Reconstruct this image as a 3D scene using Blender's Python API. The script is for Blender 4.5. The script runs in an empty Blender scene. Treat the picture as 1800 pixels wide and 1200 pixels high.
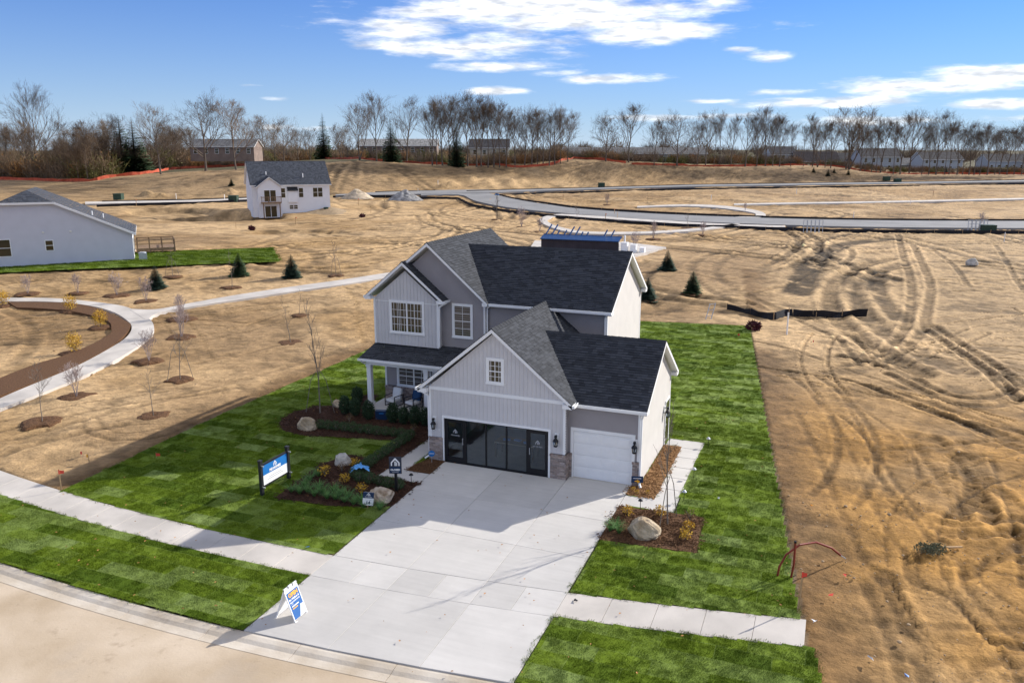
import bpy, bmesh, math, random
import numpy as np
from mathutils import Vector, Matrix, geometry as mgeo
R_=math.radians
random.seed(7); rng=np.random.default_rng(7)
scene=bpy.context.scene
COL=scene.collection
# ------------------------------------------------------------------ camera
CAM=Vector((16.096,-30.685,13.572)); YAW=-0.3776; PIT=0.2314; FPX=1430.0
cd=bpy.data.cameras.new('camera'); cam=bpy.data.objects.new('camera',cd); COL.objects.link(cam)
cd.sensor_width=36; cd.lens=36*FPX/1800; cd.clip_start=.1; cd.clip_end=9000
_F=Vector((math.sin(YAW)*math.cos(PIT),math.cos(YAW)*math.cos(PIT),-math.sin(PIT)))
_Rt=Vector((math.cos(YAW),-math.sin(YAW),0)); _U=_Rt.cross(_F)
cam.matrix_world=Matrix(((_Rt.x,_U.x,-_F.x,CAM.x),(_Rt.y,_U.y,-_F.y,CAM.y),(_Rt.z,_U.z,-_F.z,CAM.z),(0,0,0,1)))
scene.camera=cam
# ------------------------------------------------------------------ sky, sun, exposure
SUN_EL=R_(26.5); SUN_AZ=R_(37.5)          # azimuth measured from +Y towards +X
world=bpy.data.worlds.new('World'); scene.world=world; world.use_nodes=True
def build_world():
    nt=world.node_tree; N=nt.nodes; L=nt.links
    for n in list(N): N.remove(n)
    out=N.new('ShaderNodeOutputWorld'); bg=N.new('ShaderNodeBackground'); bg.inputs[1].default_value=.14
    sky=N.new('ShaderNodeTexSky'); sky.sky_type='NISHITA'; sky.sun_disc=False
    sky.sun_elevation=SUN_EL; sky.sun_rotation=SUN_AZ; sky.altitude=250; sky.air_density=1.0; sky.dust_density=.15; sky.ozone_density=1.6
    tc=N.new('ShaderNodeTexCoord'); sep=N.new('ShaderNodeSeparateXYZ'); L.new(tc.outputs['Generated'],sep.inputs[0])
    def M(op,a,b=None,c=None,clamp=False):
        m=N.new('ShaderNodeMath'); m.operation=op; m.use_clamp=clamp
        for i,v in enumerate((a,b,c)):
            if v is None: continue
            if isinstance(v,(int,float)): m.inputs[i].default_value=v
            else: L.new(v,m.inputs[i])
        return m.outputs[0]
    x,y,z=sep.outputs
    zz=M('MAXIMUM',z,0.0)
    den=M('ADD',zz,.045)
    px=M('DIVIDE',x,den); py=M('DIVIDE',y,den)
    cmb=N.new('ShaderNodeCombineXYZ'); L.new(px,cmb.inputs[0]); L.new(py,cmb.inputs[1])
    az=M('ARCTAN2',x,y); el=M('ARCSINE',z)
    n1=N.new('ShaderNodeTexNoise'); n1.inputs['Scale'].default_value=.85; n1.inputs['Detail'].default_value=9; n1.inputs['Roughness'].default_value=.58
    of=N.new('ShaderNodeVectorMath'); of.inputs[1].default_value=CLOUD_OFF; L.new(cmb.outputs[0],of.inputs[0]); L.new(of.outputs[0],n1.inputs['Vector'])
    # direction-space wobble so the cloud banks get ragged edges
    wv=N.new('ShaderNodeCombineXYZ'); L.new(M('MULTIPLY',az,7.),wv.inputs[0]); L.new(M('MULTIPLY',el,34.),wv.inputs[1])
    n2=N.new('ShaderNodeTexNoise'); n2.inputs['Scale'].default_value=1.5; n2.inputs['Detail'].default_value=8; n2.inputs['Roughness'].default_value=.6
    L.new(wv.outputs[0],n2.inputs['Vector'])
    n3=N.new('ShaderNodeTexNoise'); n3.inputs['Scale'].default_value=4.5; n3.inputs['Detail'].default_value=6
    L.new(wv.outputs[0],n3.inputs['Vector'])
    acc=None
    for (u,v,wu,wv_,s) in CLOUDS:
        d=_F*FPX+_Rt*(u-900)-_U*(v-600); d.normalize()
        a0=math.atan2(d.x,d.y); e0=math.asin(d.z)
        da=M('MULTIPLY',M('SUBTRACT',az,a0),1430./wu); de=M('MULTIPLY',M('SUBTRACT',el,e0),1430./wv_)
        q=M('ADD',M('MULTIPLY',da,da),M('MULTIPLY',de,de))
        g=M('MULTIPLY',M('EXPONENT',M('MULTIPLY',q,-1.)),s)
        acc=g if acc is None else M('MAXIMUM',acc,g)
    base=M('MULTIPLY',M('SUBTRACT',n1.outputs[0],.465),7.)           # cloud cover added overhead, out of view, to lift the fill light
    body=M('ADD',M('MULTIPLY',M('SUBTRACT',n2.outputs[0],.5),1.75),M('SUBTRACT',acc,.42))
    low=N.new('ShaderNodeMapRange'); low.inputs[1].default_value=.09; low.inputs[2].default_value=.24; L.new(el,low.inputs[0]); base=M('SUBTRACT',base,M('MULTIPLY',M('SUBTRACT',1.,low.outputs[0]),2.2))  # thins the added cover near the horizon, so it brightens from above the view
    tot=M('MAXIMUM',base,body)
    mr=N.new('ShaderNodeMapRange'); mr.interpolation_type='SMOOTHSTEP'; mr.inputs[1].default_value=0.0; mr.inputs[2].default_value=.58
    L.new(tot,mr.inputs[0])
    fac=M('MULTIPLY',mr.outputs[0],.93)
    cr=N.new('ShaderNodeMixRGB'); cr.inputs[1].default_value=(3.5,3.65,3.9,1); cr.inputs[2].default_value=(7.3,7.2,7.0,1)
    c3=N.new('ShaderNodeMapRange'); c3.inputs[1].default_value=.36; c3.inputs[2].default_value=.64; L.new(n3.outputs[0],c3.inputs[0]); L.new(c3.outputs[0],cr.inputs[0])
    tint=N.new('ShaderNodeMixRGB'); tint.blend_type='MULTIPLY'; tint.inputs[0].default_value=1; tint.inputs[2].default_value=(.075,.27,.63,1); L.new(sky.outputs[0],tint.inputs[1])
    hz=N.new('ShaderNodeMixRGB'); hz.inputs[2].default_value=(2.9,3.45,4.1,1); L.new(M('MULTIPLY',M('EXPONENT',M('MULTIPLY',M('MAXIMUM',el,0.),-9.5)),.9),hz.inputs[0]); L.new(tint.outputs[0],hz.inputs[1])
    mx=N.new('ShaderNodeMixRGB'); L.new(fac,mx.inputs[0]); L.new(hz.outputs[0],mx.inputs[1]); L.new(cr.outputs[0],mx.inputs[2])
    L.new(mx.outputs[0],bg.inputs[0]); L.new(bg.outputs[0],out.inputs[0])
CLOUD_OFF=(30.4,-12.2,5.)
CLOUDS=[(800,20,200,32,1.),(980,20,330,42,1.1),(1150,52,190,30,1.),(700,45,130,28,.9),(830,85,240,24,.95),(1210,38,120,18,.8),
 (880,118,150,12,.85),(1060,138,130,13,.95),(980,130,90,12,.8),(880,160,80,9,.8),(1350,100,55,14,.8),(1300,88,40,8,.65),
 (480,174,36,6,.72),(440,150,40,5,.62),(1380,162,80,8,.85),(1600,152,130,20,1.05),(1720,135,140,20,1.05),(1480,180,170,15,.95),(1770,182,90,12,.95),(1230,178,90,6,.7),
 (560,225,160,8,.55),(1250,205,240,9,.7),(1560,212,260,13,.8)]
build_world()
sl=bpy.data.lights.new('sun','SUN'); sl.energy=4.3; sl.angle=R_(.53); sl.color=(1.,.955,.88)
so=bpy.data.objects.new('sun',sl); COL.objects.link(so)
_sd=Vector((math.sin(SUN_AZ)*math.cos(SUN_EL),math.cos(SUN_AZ)*math.cos(SUN_EL),math.sin(SUN_EL)))
so.rotation_euler=_sd.to_track_quat('Z','Y').to_euler(); so.location=(40,50,60)
vs=scene.view_settings; vs.view_transform='Standard'; vs.look='None'; vs.exposure=.66; vs.gamma=1
try: vs.use_curve_mapping=False
except Exception: pass
# ------------------------------------------------------------------ terrain height (world space)
_h=np.array([math.sin(YAW),math.cos(YAW)]); _r=np.array([math.cos(YAW),-math.sin(YAW)])
def sst(a,b,x): t=np.clip((x-a)/(b-a),0,1); return t*t*(3-2*t)
_UU=[-400,100,480,640,830,1010,1060,1230,1440,1580,1800,2300]
_CD=[220,230,225,235,245,260,262,280,290,300,310,320]       # distance of the crest
_CZ=[5.0,5.4,8.9,10.6,8.7,10.6,10.3,8.7,8.2,5.9,5.6,5.6]     # its height
_RD=[170,178,184,197,215,235,238,246,250,252,255,258]       # distance of the far road
_RZ=[2.2,2.3,2.5,2.9,2.9,2.8,2.9,3.3,3.5,3.5,3.6,3.6]
def T(x,y):
    x=np.asarray(x,float); y=np.asarray(y,float)
    z=-.27*np.clip(-y/9.,0,1)-.10*np.clip((-y-9)/5.,0,1)
    dx=x-CAM.x; dy=y-CAM.y
    d=dx*_h[0]+dy*_h[1]; s=dx*_r[0]+dy*_r[1]
    u=900+s/np.maximum(d,20.)*FPX*.985
    cd_=np.interp(u,_UU,_CD); cz=np.interp(u,_UU,_CZ); rd=np.interp(u,_UU,_RD); rz=np.interp(u,_UU,_RZ)
    z=z+1.25*sst(55,98,d)
    z=z+(rz-1.25)*sst(152,1,d*0+1)*0 + (rz-1.25)*sst(0,1,(d-148)/(rd-10-148))
    z=z+(cz-rz)*sst(0,1,(d-rd-6)/(cd_-rd-4))
    z=z+3.*sst(330,900,d)
    return z
def ray(u,v): return _F*FPX+_Rt*(u-900)-_U*(v-600)
def gp(u,v,dz=0.):
    d=ray(u,v); ts=np.concatenate([np.linspace(10,120,441),np.linspace(120.5,420,600)])/FPX
    P=np.array(CAM)[None]+np.array(d)[None]*ts[:,None]
    k=np.nonzero(P[:,2]<T(P[:,0],P[:,1])+dz)[0]
    if len(k)==0: k=[len(ts)-1]
    k=max(k[0],1); a,b=ts[k-1],ts[k]
    for _ in range(24):
        m=(a+b)/2; p=CAM+d*m
        if p.z<float(T(p.x,p.y))+dz: b=m
        else: a=m
    p=CAM+d*b
    return Vector((p.x,p.y,float(T(p.x,p.y))+dz))
def pxm(p): return FPX/((Vector(p)-CAM).dot(_F))          # pixels per metre at p
def Z(x,y): return float(T(x,y))
# ------------------------------------------------------------------ materials
MATS={}
def mat(name,col,rough=.8,var=.12,scale=3.,bump=0.,bscale=40.,metal=0.,spec=.3,coord='Object',col2=None,detail=6,dist=.02):
    if name in MATS: return MATS[name]
    m=bpy.data.materials.new(name); m.use_nodes=True; nt=m.node_tree; N=nt.nodes; L=nt.links; b=N['Principled BSDF']
    b.inputs['Roughness'].default_value=rough; b.inputs['Metallic'].default_value=metal; b.inputs['Specular IOR Level'].default_value=spec
    tc=N.new('ShaderNodeTexCoord'); src=tc.outputs[coord] if coord!='World' else N.new('ShaderNodeNewGeometry').outputs['Position']
    if var>0:
        no=N.new('ShaderNodeTexNoise'); no.inputs['Scale'].default_value=scale; no.inputs['Detail'].default_value=detail; L.new(src,no.inputs['Vector'])
        cr=N.new('ShaderNodeMapRange'); cr.inputs[1].default_value=.32; cr.inputs[2].default_value=.68; L.new(no.outputs[0],cr.inputs[0])
        mx=N.new('ShaderNodeMixRGB'); c2=col2 or tuple(min(1,c*(1+var)) for c in col); c1=col if col2 else tuple(c*(1-var) for c in col)
        mx.inputs[1].default_value=(*c1,1); mx.inputs[2].default_value=(*c2,1); L.new(cr.outputs[0],mx.inputs[0]); L.new(mx.outputs[0],b.inputs['Base Color'])
    else: b.inputs['Base Color'].default_value=(*col,1)
    if bump>0:
        nb=N.new('ShaderNodeTexNoise'); nb.inputs['Scale'].default_value=bscale; nb.inputs['Detail'].default_value=5; L.new(src,nb.inputs['Vector'])
        bp=N.new('ShaderNodeBump'); bp.inputs['Strength'].default_value=bump; bp.inputs['Distance'].default_value=dist; L.new(nb.outputs[0],bp.inputs['Height']); L.new(bp.outputs[0],b.inputs['Normal'])
    MATS[name]=m; return m
M_white=mat('white_trim',(.83,.83,.82),.5,.03,2)
M_bnb=mat('board_siding',(.60,.585,.585),.6,.04,1.5)
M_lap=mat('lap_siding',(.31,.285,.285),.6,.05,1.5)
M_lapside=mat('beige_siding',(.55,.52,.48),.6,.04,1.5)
M_black=mat('black_metal',(.012,.012,.014),.4,0)
M_dark=mat('dark_frame',(.02,.021,.024),.45,.1)
M_navy=mat('navy',(.010,.032,.085),.45,.05)
M_blue=mat('sign_blue',(.02,.16,.45),.4,.04)
M_sblue=mat('aframe_blue',(.03,.12,.34),.45,.04)
M_signw=mat('sign_white',(.82,.82,.82),.45,.02)
M_yel=mat('sign_yellow',(.85,.42,.03),.5,0)
M_grey=mat('sign_grey',(.45,.46,.48),.5,0)
M_cush=mat('cushion',(.75,.75,.74),.9,.04,6,.3,80)
M_bluecush=mat('blue_cushion',(.02,.06,.14),.9,.1,6)
M_wood=mat('stake_wood',(.42,.28,.15),.85,.25,8)
M_deck=mat('deck_wood',(.23,.15,.09),.85,.2,6)
M_conc=mat('path_concrete',(.52,.475,.42),.85,.16,.6,.25,60,coord='World')
M_asph=mat('new_road',(.23,.225,.22),.9,.12,.25,.2,30,coord='World')
M_orange=mat('orange_mesh',(.45,.085,.04),.8,.25,1.2)
M_silt=mat('silt_fabric',(.012,.012,.016),.7,.3,1.5)
M_flag=mat('marker_red',(.75,.08,.05),.7,0)
M_green_box=mat('utility_green',(.03,.06,.04),.6,.1)
M_steel=mat('steel',(.5,.52,.54),.45,.1,metal=.6)
M_red=mat('conduit_red',(.22,.035,.02),.5,.2,4)
M_bark=mat('bark',(.13,.102,.08),.95,.3,2.)
M_twig=mat('twig',(.15,.112,.08),.95,.3,.6,coord='World')
M_twig2=mat('twig_brown',(.19,.13,.08),.95,.3,.6,coord='World')
M_stem=mat('sapling_bark',(.20,.17,.14),.9,.25,5)
M_birch=mat('pale_bark',(.36,.29,.27),.9,.2,8)
M_needle=mat('needles',(.035,.068,.028),.85,.5,6.,col2=(.085,.14,.055))
M_needleb=mat('needles_blue',(.032,.065,.042),.85,.5,6.,col2=(.075,.125,.08))
M_yew=mat('yew',(.018,.04,.016),.8,.5,9.,col2=(.04,.075,.03))
M_box=mat('boxwood',(.035,.065,.022),.8,.5,9.,col2=(.075,.12,.045))
M_gold=mat('gold_leaf',(.42,.22,.02),.8,.4,9.,col2=(.66,.42,.04))
M_ogr=mat('liriope',(.06,.15,.03),.7,.4,9.,col2=(.14,.27,.07))
M_dryl=mat('dry_leaf',(.20,.12,.05),.9,.4,5.)
M_ground_stone=mat('pebble',(.38,.27,.16),.9,.3,4.,.3,20)
def rock(name,c,c2,sc=2.5):
    return mat(name,c,.9,.3,sc,.9,12.,col2=c2,dist=.05,detail=9)
M_rock1=rock('boulder_tan',(.30,.22,.13),(.55,.45,.32)); M_rock2=rock('boulder_grey',(.34,.32,.28),(.60,.56,.50)); M_rock3=rock('boulder_band',(.24,.15,.08),(.60,.50,.38),4.)
def m_glass(name,tint,see=0.,rough=.03):
    m=bpy.data.materials.new(name); m.use_nodes=True; nt=m.node_tree; N=nt.nodes; L=nt.links
    b=N['Principled BSDF']; b.inputs['Base Color'].default_value=(*tint,1); b.inputs['Roughness'].default_value=rough; b.inputs['Specular IOR Level'].default_value=.5; b.inputs['IOR'].default_value=1.45
    if see>0:
        tr=N.new('ShaderNodeBsdfTransparent'); tr.inputs[0].default_value=(.85,.90,.92,1); gl=N.new('ShaderNodeBsdfGlossy'); gl.inputs['Roughness'].default_value=rough; gl.inputs[0].default_value=(.9,.95,1,1)
        fr=N.new('ShaderNodeFresnel'); fr.inputs[0].default_value=1.7; mx=N.new('ShaderNodeMixShader'); L.new(fr.outputs[0],mx.inputs[0]); L.new(tr.outputs[0],mx.inputs[1]); L.new(gl.outputs[0],mx.inputs[2])
        L.new(mx.outputs[0],N['Material Output'].inputs[0])
    return m
M_pane=m_glass('window_glass',(.055,.045,.026)); M_store=m_glass('storefront_glass',(.02,.03,.035),.6)
def m_attr(name,attr,rough=.9,bump=.5,bscale=25.,fine=.18,dist=.03,spec=.2,coord='World'):
    m=bpy.data.materials.new(name); m.use_nodes=True; nt=m.node_tree; N=nt.nodes; L=nt.links; b=N['Principled BSDF']
    b.inputs['Roughness'].default_value=rough; b.inputs['Specular IOR Level'].default_value=spec
    a=N.new('ShaderNodeAttribute'); a.attribute_name=attr; pos=N.new('ShaderNodeNewGeometry').outputs['Position']
    no=N.new('ShaderNodeTexNoise'); no.inputs['Scale'].default_value=bscale*.35; no.inputs['Detail'].default_value=10; no.inputs['Roughness'].default_value=.7; L.new(pos,no.inputs['Vector'])
    mr=N.new('ShaderNodeMapRange'); mr.inputs[1].default_value=.3; mr.inputs[2].default_value=.7; mr.inputs[3].default_value=1-fine; mr.inputs[4].default_value=1+fine; L.new(no.outputs[0],mr.inputs[0])
    mx=N.new('ShaderNodeMixRGB'); mx.blend_type='MULTIPLY'; mx.inputs[0].default_value=1; L.new(a.outputs['Color'],mx.inputs[1]); L.new(mr.outputs[0],mx.inputs[2]); L.new(mx.outputs[0],b.inputs['Base Color'])
    nb=N.new('ShaderNodeTexNoise'); nb.inputs['Scale'].default_value=bscale; nb.inputs['Detail'].default_value=8; nb.inputs['Roughness'].default_value=.65; L.new(pos,nb.inputs['Vector'])
    bp=N.new('ShaderNodeBump'); bp.inputs['Strength'].default_value=bump; bp.inputs['Distance'].default_value=dist; L.new(nb.outputs[0],bp.inputs['Height']); L.new(bp.outputs[0],b.inputs['Normal'])
    return m
M_dirt=m_attr('dirt','tone',.95,.85,5.,.34,.09)
M_shing=m_attr('shingles','tone',.9,.5,60.,.12,.006)
M_brick=m_attr('brick','tone',.9,.4,50.,.15,.006)
def m_concrete():
    m=bpy.data.materials.new('drive_concrete'); m.use_nodes=True; nt=m.node_tree; N=nt.nodes; L=nt.links; b=N['Principled BSDF']; b.inputs['Roughness'].default_value=.82; b.inputs['Specular IOR Level'].default_value=.25
    pos=N.new('ShaderNodeNewGeometry').outputs['Position']; oi=N.new('ShaderNodeObjectInfo')
    mp=N.new('ShaderNodeMapping'); mp.inputs['Scale'].default_value=(.35,4.,1); L.new(pos,mp.inputs[0])     # broom finish streaks
    n1=N.new('ShaderNodeTexNoise'); n1.inputs['Scale'].default_value=1.6; n1.inputs['Detail'].default_value=8; L.new(mp.outputs[0],n1.inputs['Vector'])
    n2=N.new('ShaderNodeTexNoise'); n2.inputs['Scale'].default_value=.5; n2.inputs['Detail'].default_value=7; n2.inputs['Roughness'].default_value=.65; L.new(pos,n2.inputs['Vector'])
    a=N.new('ShaderNodeMixRGB'); a.inputs[1].default_value=(.525,.498,.458,1); a.inputs[2].default_value=(.63,.60,.555,1); L.new(n1.outputs[0],a.inputs[0])
    c=N.new('ShaderNodeMixRGB'); c.blend_type='MULTIPLY'; c.inputs[0].default_value=.5; L.new(a.outputs[0],c.inputs[1])
    mr=N.new('ShaderNodeMapRange'); mr.inputs[1].default_value=.3; mr.inputs[2].default_value=.7; mr.inputs[3].default_value=.74; mr.inputs[4].default_value=1.08; L.new(n2.outputs[0],mr.inputs[0]); L.new(mr.outputs[0],c.inputs[2])
    d=N.new('ShaderNodeMixRGB'); d.blend_type='MULTIPLY'; d.inputs[0].default_value=1.; L.new(c.outputs[0],d.inputs[1])
    m2=N.new('ShaderNodeMapRange'); m2.inputs[3].default_value=.91; m2.inputs[4].default_value=1.05; L.new(oi.outputs['Random'],m2.inputs[0]); L.new(m2.outputs[0],d.inputs[2])
    L.new(d.outputs[0],b.inputs['Base Color'])
    bp=N.new('ShaderNodeBump'); bp.inputs['Strength'].default_value=.25; bp.inputs['Distance'].default_value=.01; L.new(n1.outputs[0],bp.inputs['Height']); L.new(bp.outputs[0],b.inputs['Normal'])
    return m
M_drive=m_concrete()
def stained(m):
    nt=m.node_tree; N=nt.nodes; L=nt.links; b=N['Principled BSDF']; old=b.inputs['Base Color'].links[0].from_socket; pos=N.new('ShaderNodeNewGeometry').outputs['Position']
    for sc,th,col,f in ((1.1,.62,(.22,.15,.09),.5),(.25,.54,(.38,.32,.26),.35),(5.,.64,(.22,.16,.10),.5)):
        n=N.new('ShaderNodeTexNoise'); n.inputs['Scale'].default_value=sc; n.inputs['Detail'].default_value=10; n.inputs['Roughness'].default_value=.62; L.new(pos,n.inputs['Vector'])
        r=N.new('ShaderNodeMapRange'); r.inputs[1].default_value=th; r.inputs[2].default_value=th+.12; r.inputs[4].default_value=f; L.new(n.outputs[0],r.inputs[0])
        x=N.new('ShaderNodeMixRGB'); x.inputs[2].default_value=(*col,1); L.new(r.outputs[0],x.inputs[0]); L.new(old,x.inputs[1]); old=x.outputs[0]
    L.new(old,b.inputs['Base Color']); return m
def m_street():
    m=stained(mat('street_dirty',(.42,.32,.21),.9,.2,.45,.25,12,coord='World',col2=(.58,.47,.345),detail=10)); return m
M_street=m_street()
M_curb=stained(mat('kerb_concrete',(.47,.385,.28),.9,.2,.9,.3,14,coord='World',col2=(.66,.585,.48),detail=9))
def m_grass():
    m=bpy.data.materials.new('sod_grass'); m.use_nodes=True; nt=m.node_tree; N=nt.nodes; L=nt.links; b=N['Principled BSDF']; b.inputs['Roughness'].default_value=.85; b.inputs['Specular IOR Level'].default_value=.08
    pos=N.new('ShaderNodeNewGeometry').outputs['Position']
    nw=N.new('ShaderNodeTexNoise'); nw.inputs['Scale'].default_value=2.2; nw.inputs['Detail'].default_value=4; L.new(pos,nw.inputs['Vector'])
    wm=N.new('ShaderNodeMixRGB'); wm.blend_type='ADD'; wm.inputs[0].default_value=.09; L.new(pos,wm.inputs[1]); L.new(nw.outputs['Color'],wm.inputs[2])
    br=N.new('ShaderNodeTexBrick'); br.offset=.45; br.inputs['Color1'].default_value=(0,0,0,1); br.inputs['Color2'].default_value=(1,1,1,1); br.inputs['Mortar'].default_value=(.75,.75,.75,1)
    br.inputs['Scale'].default_value=1.; br.inputs['Mortar Size'].default_value=.012; br.inputs['Mortar Smooth'].default_value=.4; br.inputs['Brick Width'].default_value=1.55; br.inputs['Row Height'].default_value=.66; br.inputs['Bias'].default_value=-.12
    L.new(wm.outputs[0],br.inputs['Vector'])
    n2=N.new('ShaderNodeTexNoise'); n2.inputs['Scale'].default_value=.8; n2.inputs['Detail'].default_value=8; L.new(pos,n2.inputs['Vector'])
    n3=N.new('ShaderNodeTexNoise'); n3.inputs['Scale'].default_value=9.; n3.inputs['Detail'].default_value=6; L.new(pos,n3.inputs['Vector'])
    ad=N.new('ShaderNodeMath'); ad.operation='MULTIPLY_ADD'; ad.inputs[1].default_value=.50; L.new(br.outputs['Color'],ad.inputs[0])
    s1=N.new('ShaderNodeMath'); s1.operation='MULTIPLY_ADD'; s1.inputs[1].default_value=.26; s1.inputs[2].default_value=.09; L.new(n2.outputs[0],s1.inputs[0])
    s2=N.new('ShaderNodeMath'); s2.operation='MULTIPLY_ADD'; s2.inputs[1].default_value=.16; L.new(n3.outputs[0],s2.inputs[0]); L.new(s1.outputs[0],s2.inputs[2]); L.new(s2.outputs[0],ad.inputs[2])
    cr=N.new('ShaderNodeValToRGB'); e=cr.color_ramp.elements; e[0].position=.2; e[0].color=(.046,.084,.007,1); e[1].position=.95; e[1].color=(.25,.315,.115,1); k=e.new(.52); k.color=(.130,.188,.013,1)
    L.new(ad.outputs[0],cr.inputs[0]); L.new(cr.outputs[0],b.inputs['Base Color'])
    bp=N.new('ShaderNodeBump'); bp.inputs['Strength'].default_value=.35; bp.inputs['Distance'].default_value=.03; L.new(n3.outputs[0],bp.inputs['Height']); L.new(bp.outputs[0],b.inputs['Normal'])
    return m
M_grass=m_grass()
def m_mulch(name,a,b_):
    return mat(name,a,.95,.3,14.,.9,22.,col2=b_,coord='World',detail=10,dist=.05)
M_mulch=m_mulch('dark_mulch',(.030,.013,.007),(.10,.045,.024)); M_mulchl=m_mulch('chip_mulch',(.16,.075,.028),(.40,.22,.09)); M_mulchm=m_mulch('brown_mulch',(.07,.032,.014),(.17,.085,.036))
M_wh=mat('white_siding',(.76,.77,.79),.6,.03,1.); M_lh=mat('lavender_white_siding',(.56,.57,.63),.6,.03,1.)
M_pav=mat('dark_panel',(.035,.028,.035),.55,.25,.8); M_pblue=mat('pavilion_blue',(.010,.055,.17),.4,.06)
M_inn=mat('interior_floor',(.34,.34,.34),.6,.1); M_inw=mat('interior_wall',(.66,.66,.64),.8,.04); M_inb=mat('interior_blue',(.03,.09,.22),.6,.1)
# ------------------------------------------------------------------ mesh helpers
class MB:
    def __init__(s): s.v=[]; s.f=[]; s.c=[]; s.m=[]
    def quad(s,*p,c=None,m=0):
        n=len(s.v); s.v+= [tuple(q) for q in p]; s.f.append(tuple(range(n,n+len(p)))); s.c.append(c); s.m.append(m)
    def box(s,x0,x1,y0,y1,z0,z1,M=None,c=None,m=0):
        n=len(s.v); P=[(x,y,z) for z in (z0,z1) for y in (y0,y1) for x in (x0,x1)]
        if M is not None: P=[tuple(M@Vector(q)) for q in P]
        s.v+=P
        for f in ((0,2,3,1),(4,5,7,6),(0,1,5,4),(1,3,7,5),(3,2,6,7),(2,0,4,6)): s.f.append(tuple(n+i for i in f)); s.c.append(c); s.m.append(m)
    def bar(s,a,b,w,h=None,up=(0,0,1),c=None,m=0):
        a=Vector(a); b=Vector(b); h=h or w; d=(b-a); L=d.length
        if L<1e-6: return
        d.normalize(); up=Vector(up)
        if abs(d.dot(up))>.98: up=Vector((1,0,0))
        sx=d.cross(up).normalized(); sz=sx.cross(d)
        M=Matrix(((sx.x,d.x,sz.x,a.x),(sx.y,d.y,sz.y,a.y),(sx.z,d.z,sz.z,a.z),(0,0,0,1)))
        s.box(-w/2,w/2,0,L,-h/2,h/2,M,c,m)
    def tube(s,pts,rs,n=6,cap=True,c=None,m=0):
        pts=[Vector(p) for p in pts]; rings=[]; prev=None
        for i,p in enumerate(pts):
            d=(pts[min(i+1,len(pts)-1)]-pts[max(i-1,0)])
            if d.length<1e-9: d=Vector((0,0,1))
            d.normalize(); a=Vector((1,0,0)) if abs(d.x)<.8 else Vector((0,1,0))
            e1=d.cross(a).normalized(); e2=d.cross(e1); r=rs[i] if hasattr(rs,'__len__') else rs
            b=len(s.v); s.v+=[tuple(p+(e1*math.cos(2*math.pi*k/n)+e2*math.sin(2*math.pi*k/n))*r) for k in range(n)]; rings.append(b)
        for i in range(len(rings)-1):
            for k in range(n):
                s.f.append((rings[i]+k,rings[i]+(k+1)%n,rings[i+1]+(k+1)%n,rings[i+1]+k)); s.c.append(c); s.m.append(m)
        if cap:
            s.f.append(tuple(rings[0]+k for k in range(n))); s.c.append(c); s.m.append(m)
            s.f.append(tuple(rings[-1]+k for k in reversed(range(n)))); s.c.append(c); s.m.append(m)
    def mesh(s,name,mats,smooth=False):
        me=bpy.data.meshes.new(name); me.from_pydata(s.v,[],s.f)
        for m in (mats if isinstance(mats,(list,tuple)) else [mats]): me.materials.append(m)
        if any(s.m): me.polygons.foreach_set('material_index',s.m)
        if any(c is not None for c in s.c):
            at=me.attributes.new('tone','FLOAT_COLOR','CORNER'); buf=[]
            for f,c in zip(s.f,s.c): buf+= list((*(c or (.3,.3,.3)),1))*len(f)
            at.data.foreach_set('color',buf)
        if smooth: me.polygons.foreach_set('use_smooth',[True]*len(me.polygons))
        me.update(); return me
    def build(s,name,mats,parent=None,smooth=False,**kw): return obj(name,s.mesh(name,mats,smooth),parent,**kw)
def pieces(name,boxes,mats,parent):
    for q in boxes:
        m=MB(); m.box(*q); m.build(name,mats,parent)
def obj(name,me,parent=None,label=None,cat=None,group=None,kind=None,loc=None,rz=None):
    o=bpy.data.objects.new(name,me); COL.objects.link(o)
    if parent is not None: o.parent=parent
    if loc is not None: o.location=loc
    if rz is not None: o.rotation_euler=(0,0,rz)
    tag(o,label,cat,group,kind); return o
def tag(o,label=None,cat=None,group=None,kind=None):
    if label: o['label']=label
    if cat: o['category']=cat
    if group: o['group']=group
    if kind: o['kind']=kind
    return o
def thing(name,label,cat,loc=(0,0,0),rz=0,group=None,kind=None): return obj(name,None,None,label,cat,group,kind,loc,rz)
def dup(o,loc=None,rz=None,sc=None,label=None,group=None,parent=None):
    c=o.copy(); COL.objects.link(c); c.parent=parent
    if loc is not None: c.location=loc
    if rz is not None: c.rotation_euler=(0,0,rz)
    if sc is not None: c.scale=sc if hasattr(sc,'__len__') else (sc,sc,sc)
    if label: c['label']=label
    if group: c['group']=group
    for ch in list(o.children): dup(ch,parent=c)
    return c
def textmesh(s,size,mat_,name='lettering',bold=0.):
    cu=bpy.data.curves.new('t','FONT'); cu.body=s; cu.size=size; cu.align_x='CENTER'; cu.align_y='CENTER'; cu.offset=bold; cu.resolution_u=2; cu.extrude=.002
    o=bpy.data.objects.new('t',cu); me=bpy.data.meshes.new_from_object(o); me.name=name; bpy.data.objects.remove(o); bpy.data.curves.remove(cu)
    me.materials.clear(); me.materials.append(mat_); return me
def letters(s_,size,mat_,parent,M_,bold=0.): o=obj('lettering',textmesh(s_,size,mat_,bold=bold),parent,kind='stuff'); o.matrix_local=M_; return o
def frameM(origin,nrm):          # local x right, y up, z out of a vertical or leaning face with normal nrm
    n=Vector(nrm).normalized(); x=Vector((0,0,1)).cross(n).normalized(); y=n.cross(x); o=Vector(origin)
    return Matrix(((x.x,y.x,n.x,o.x),(x.y,y.y,n.y,o.y),(x.z,y.z,n.z,o.z),(0,0,0,1)))
def put(o,M): o.matrix_local=M; return o
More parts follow.
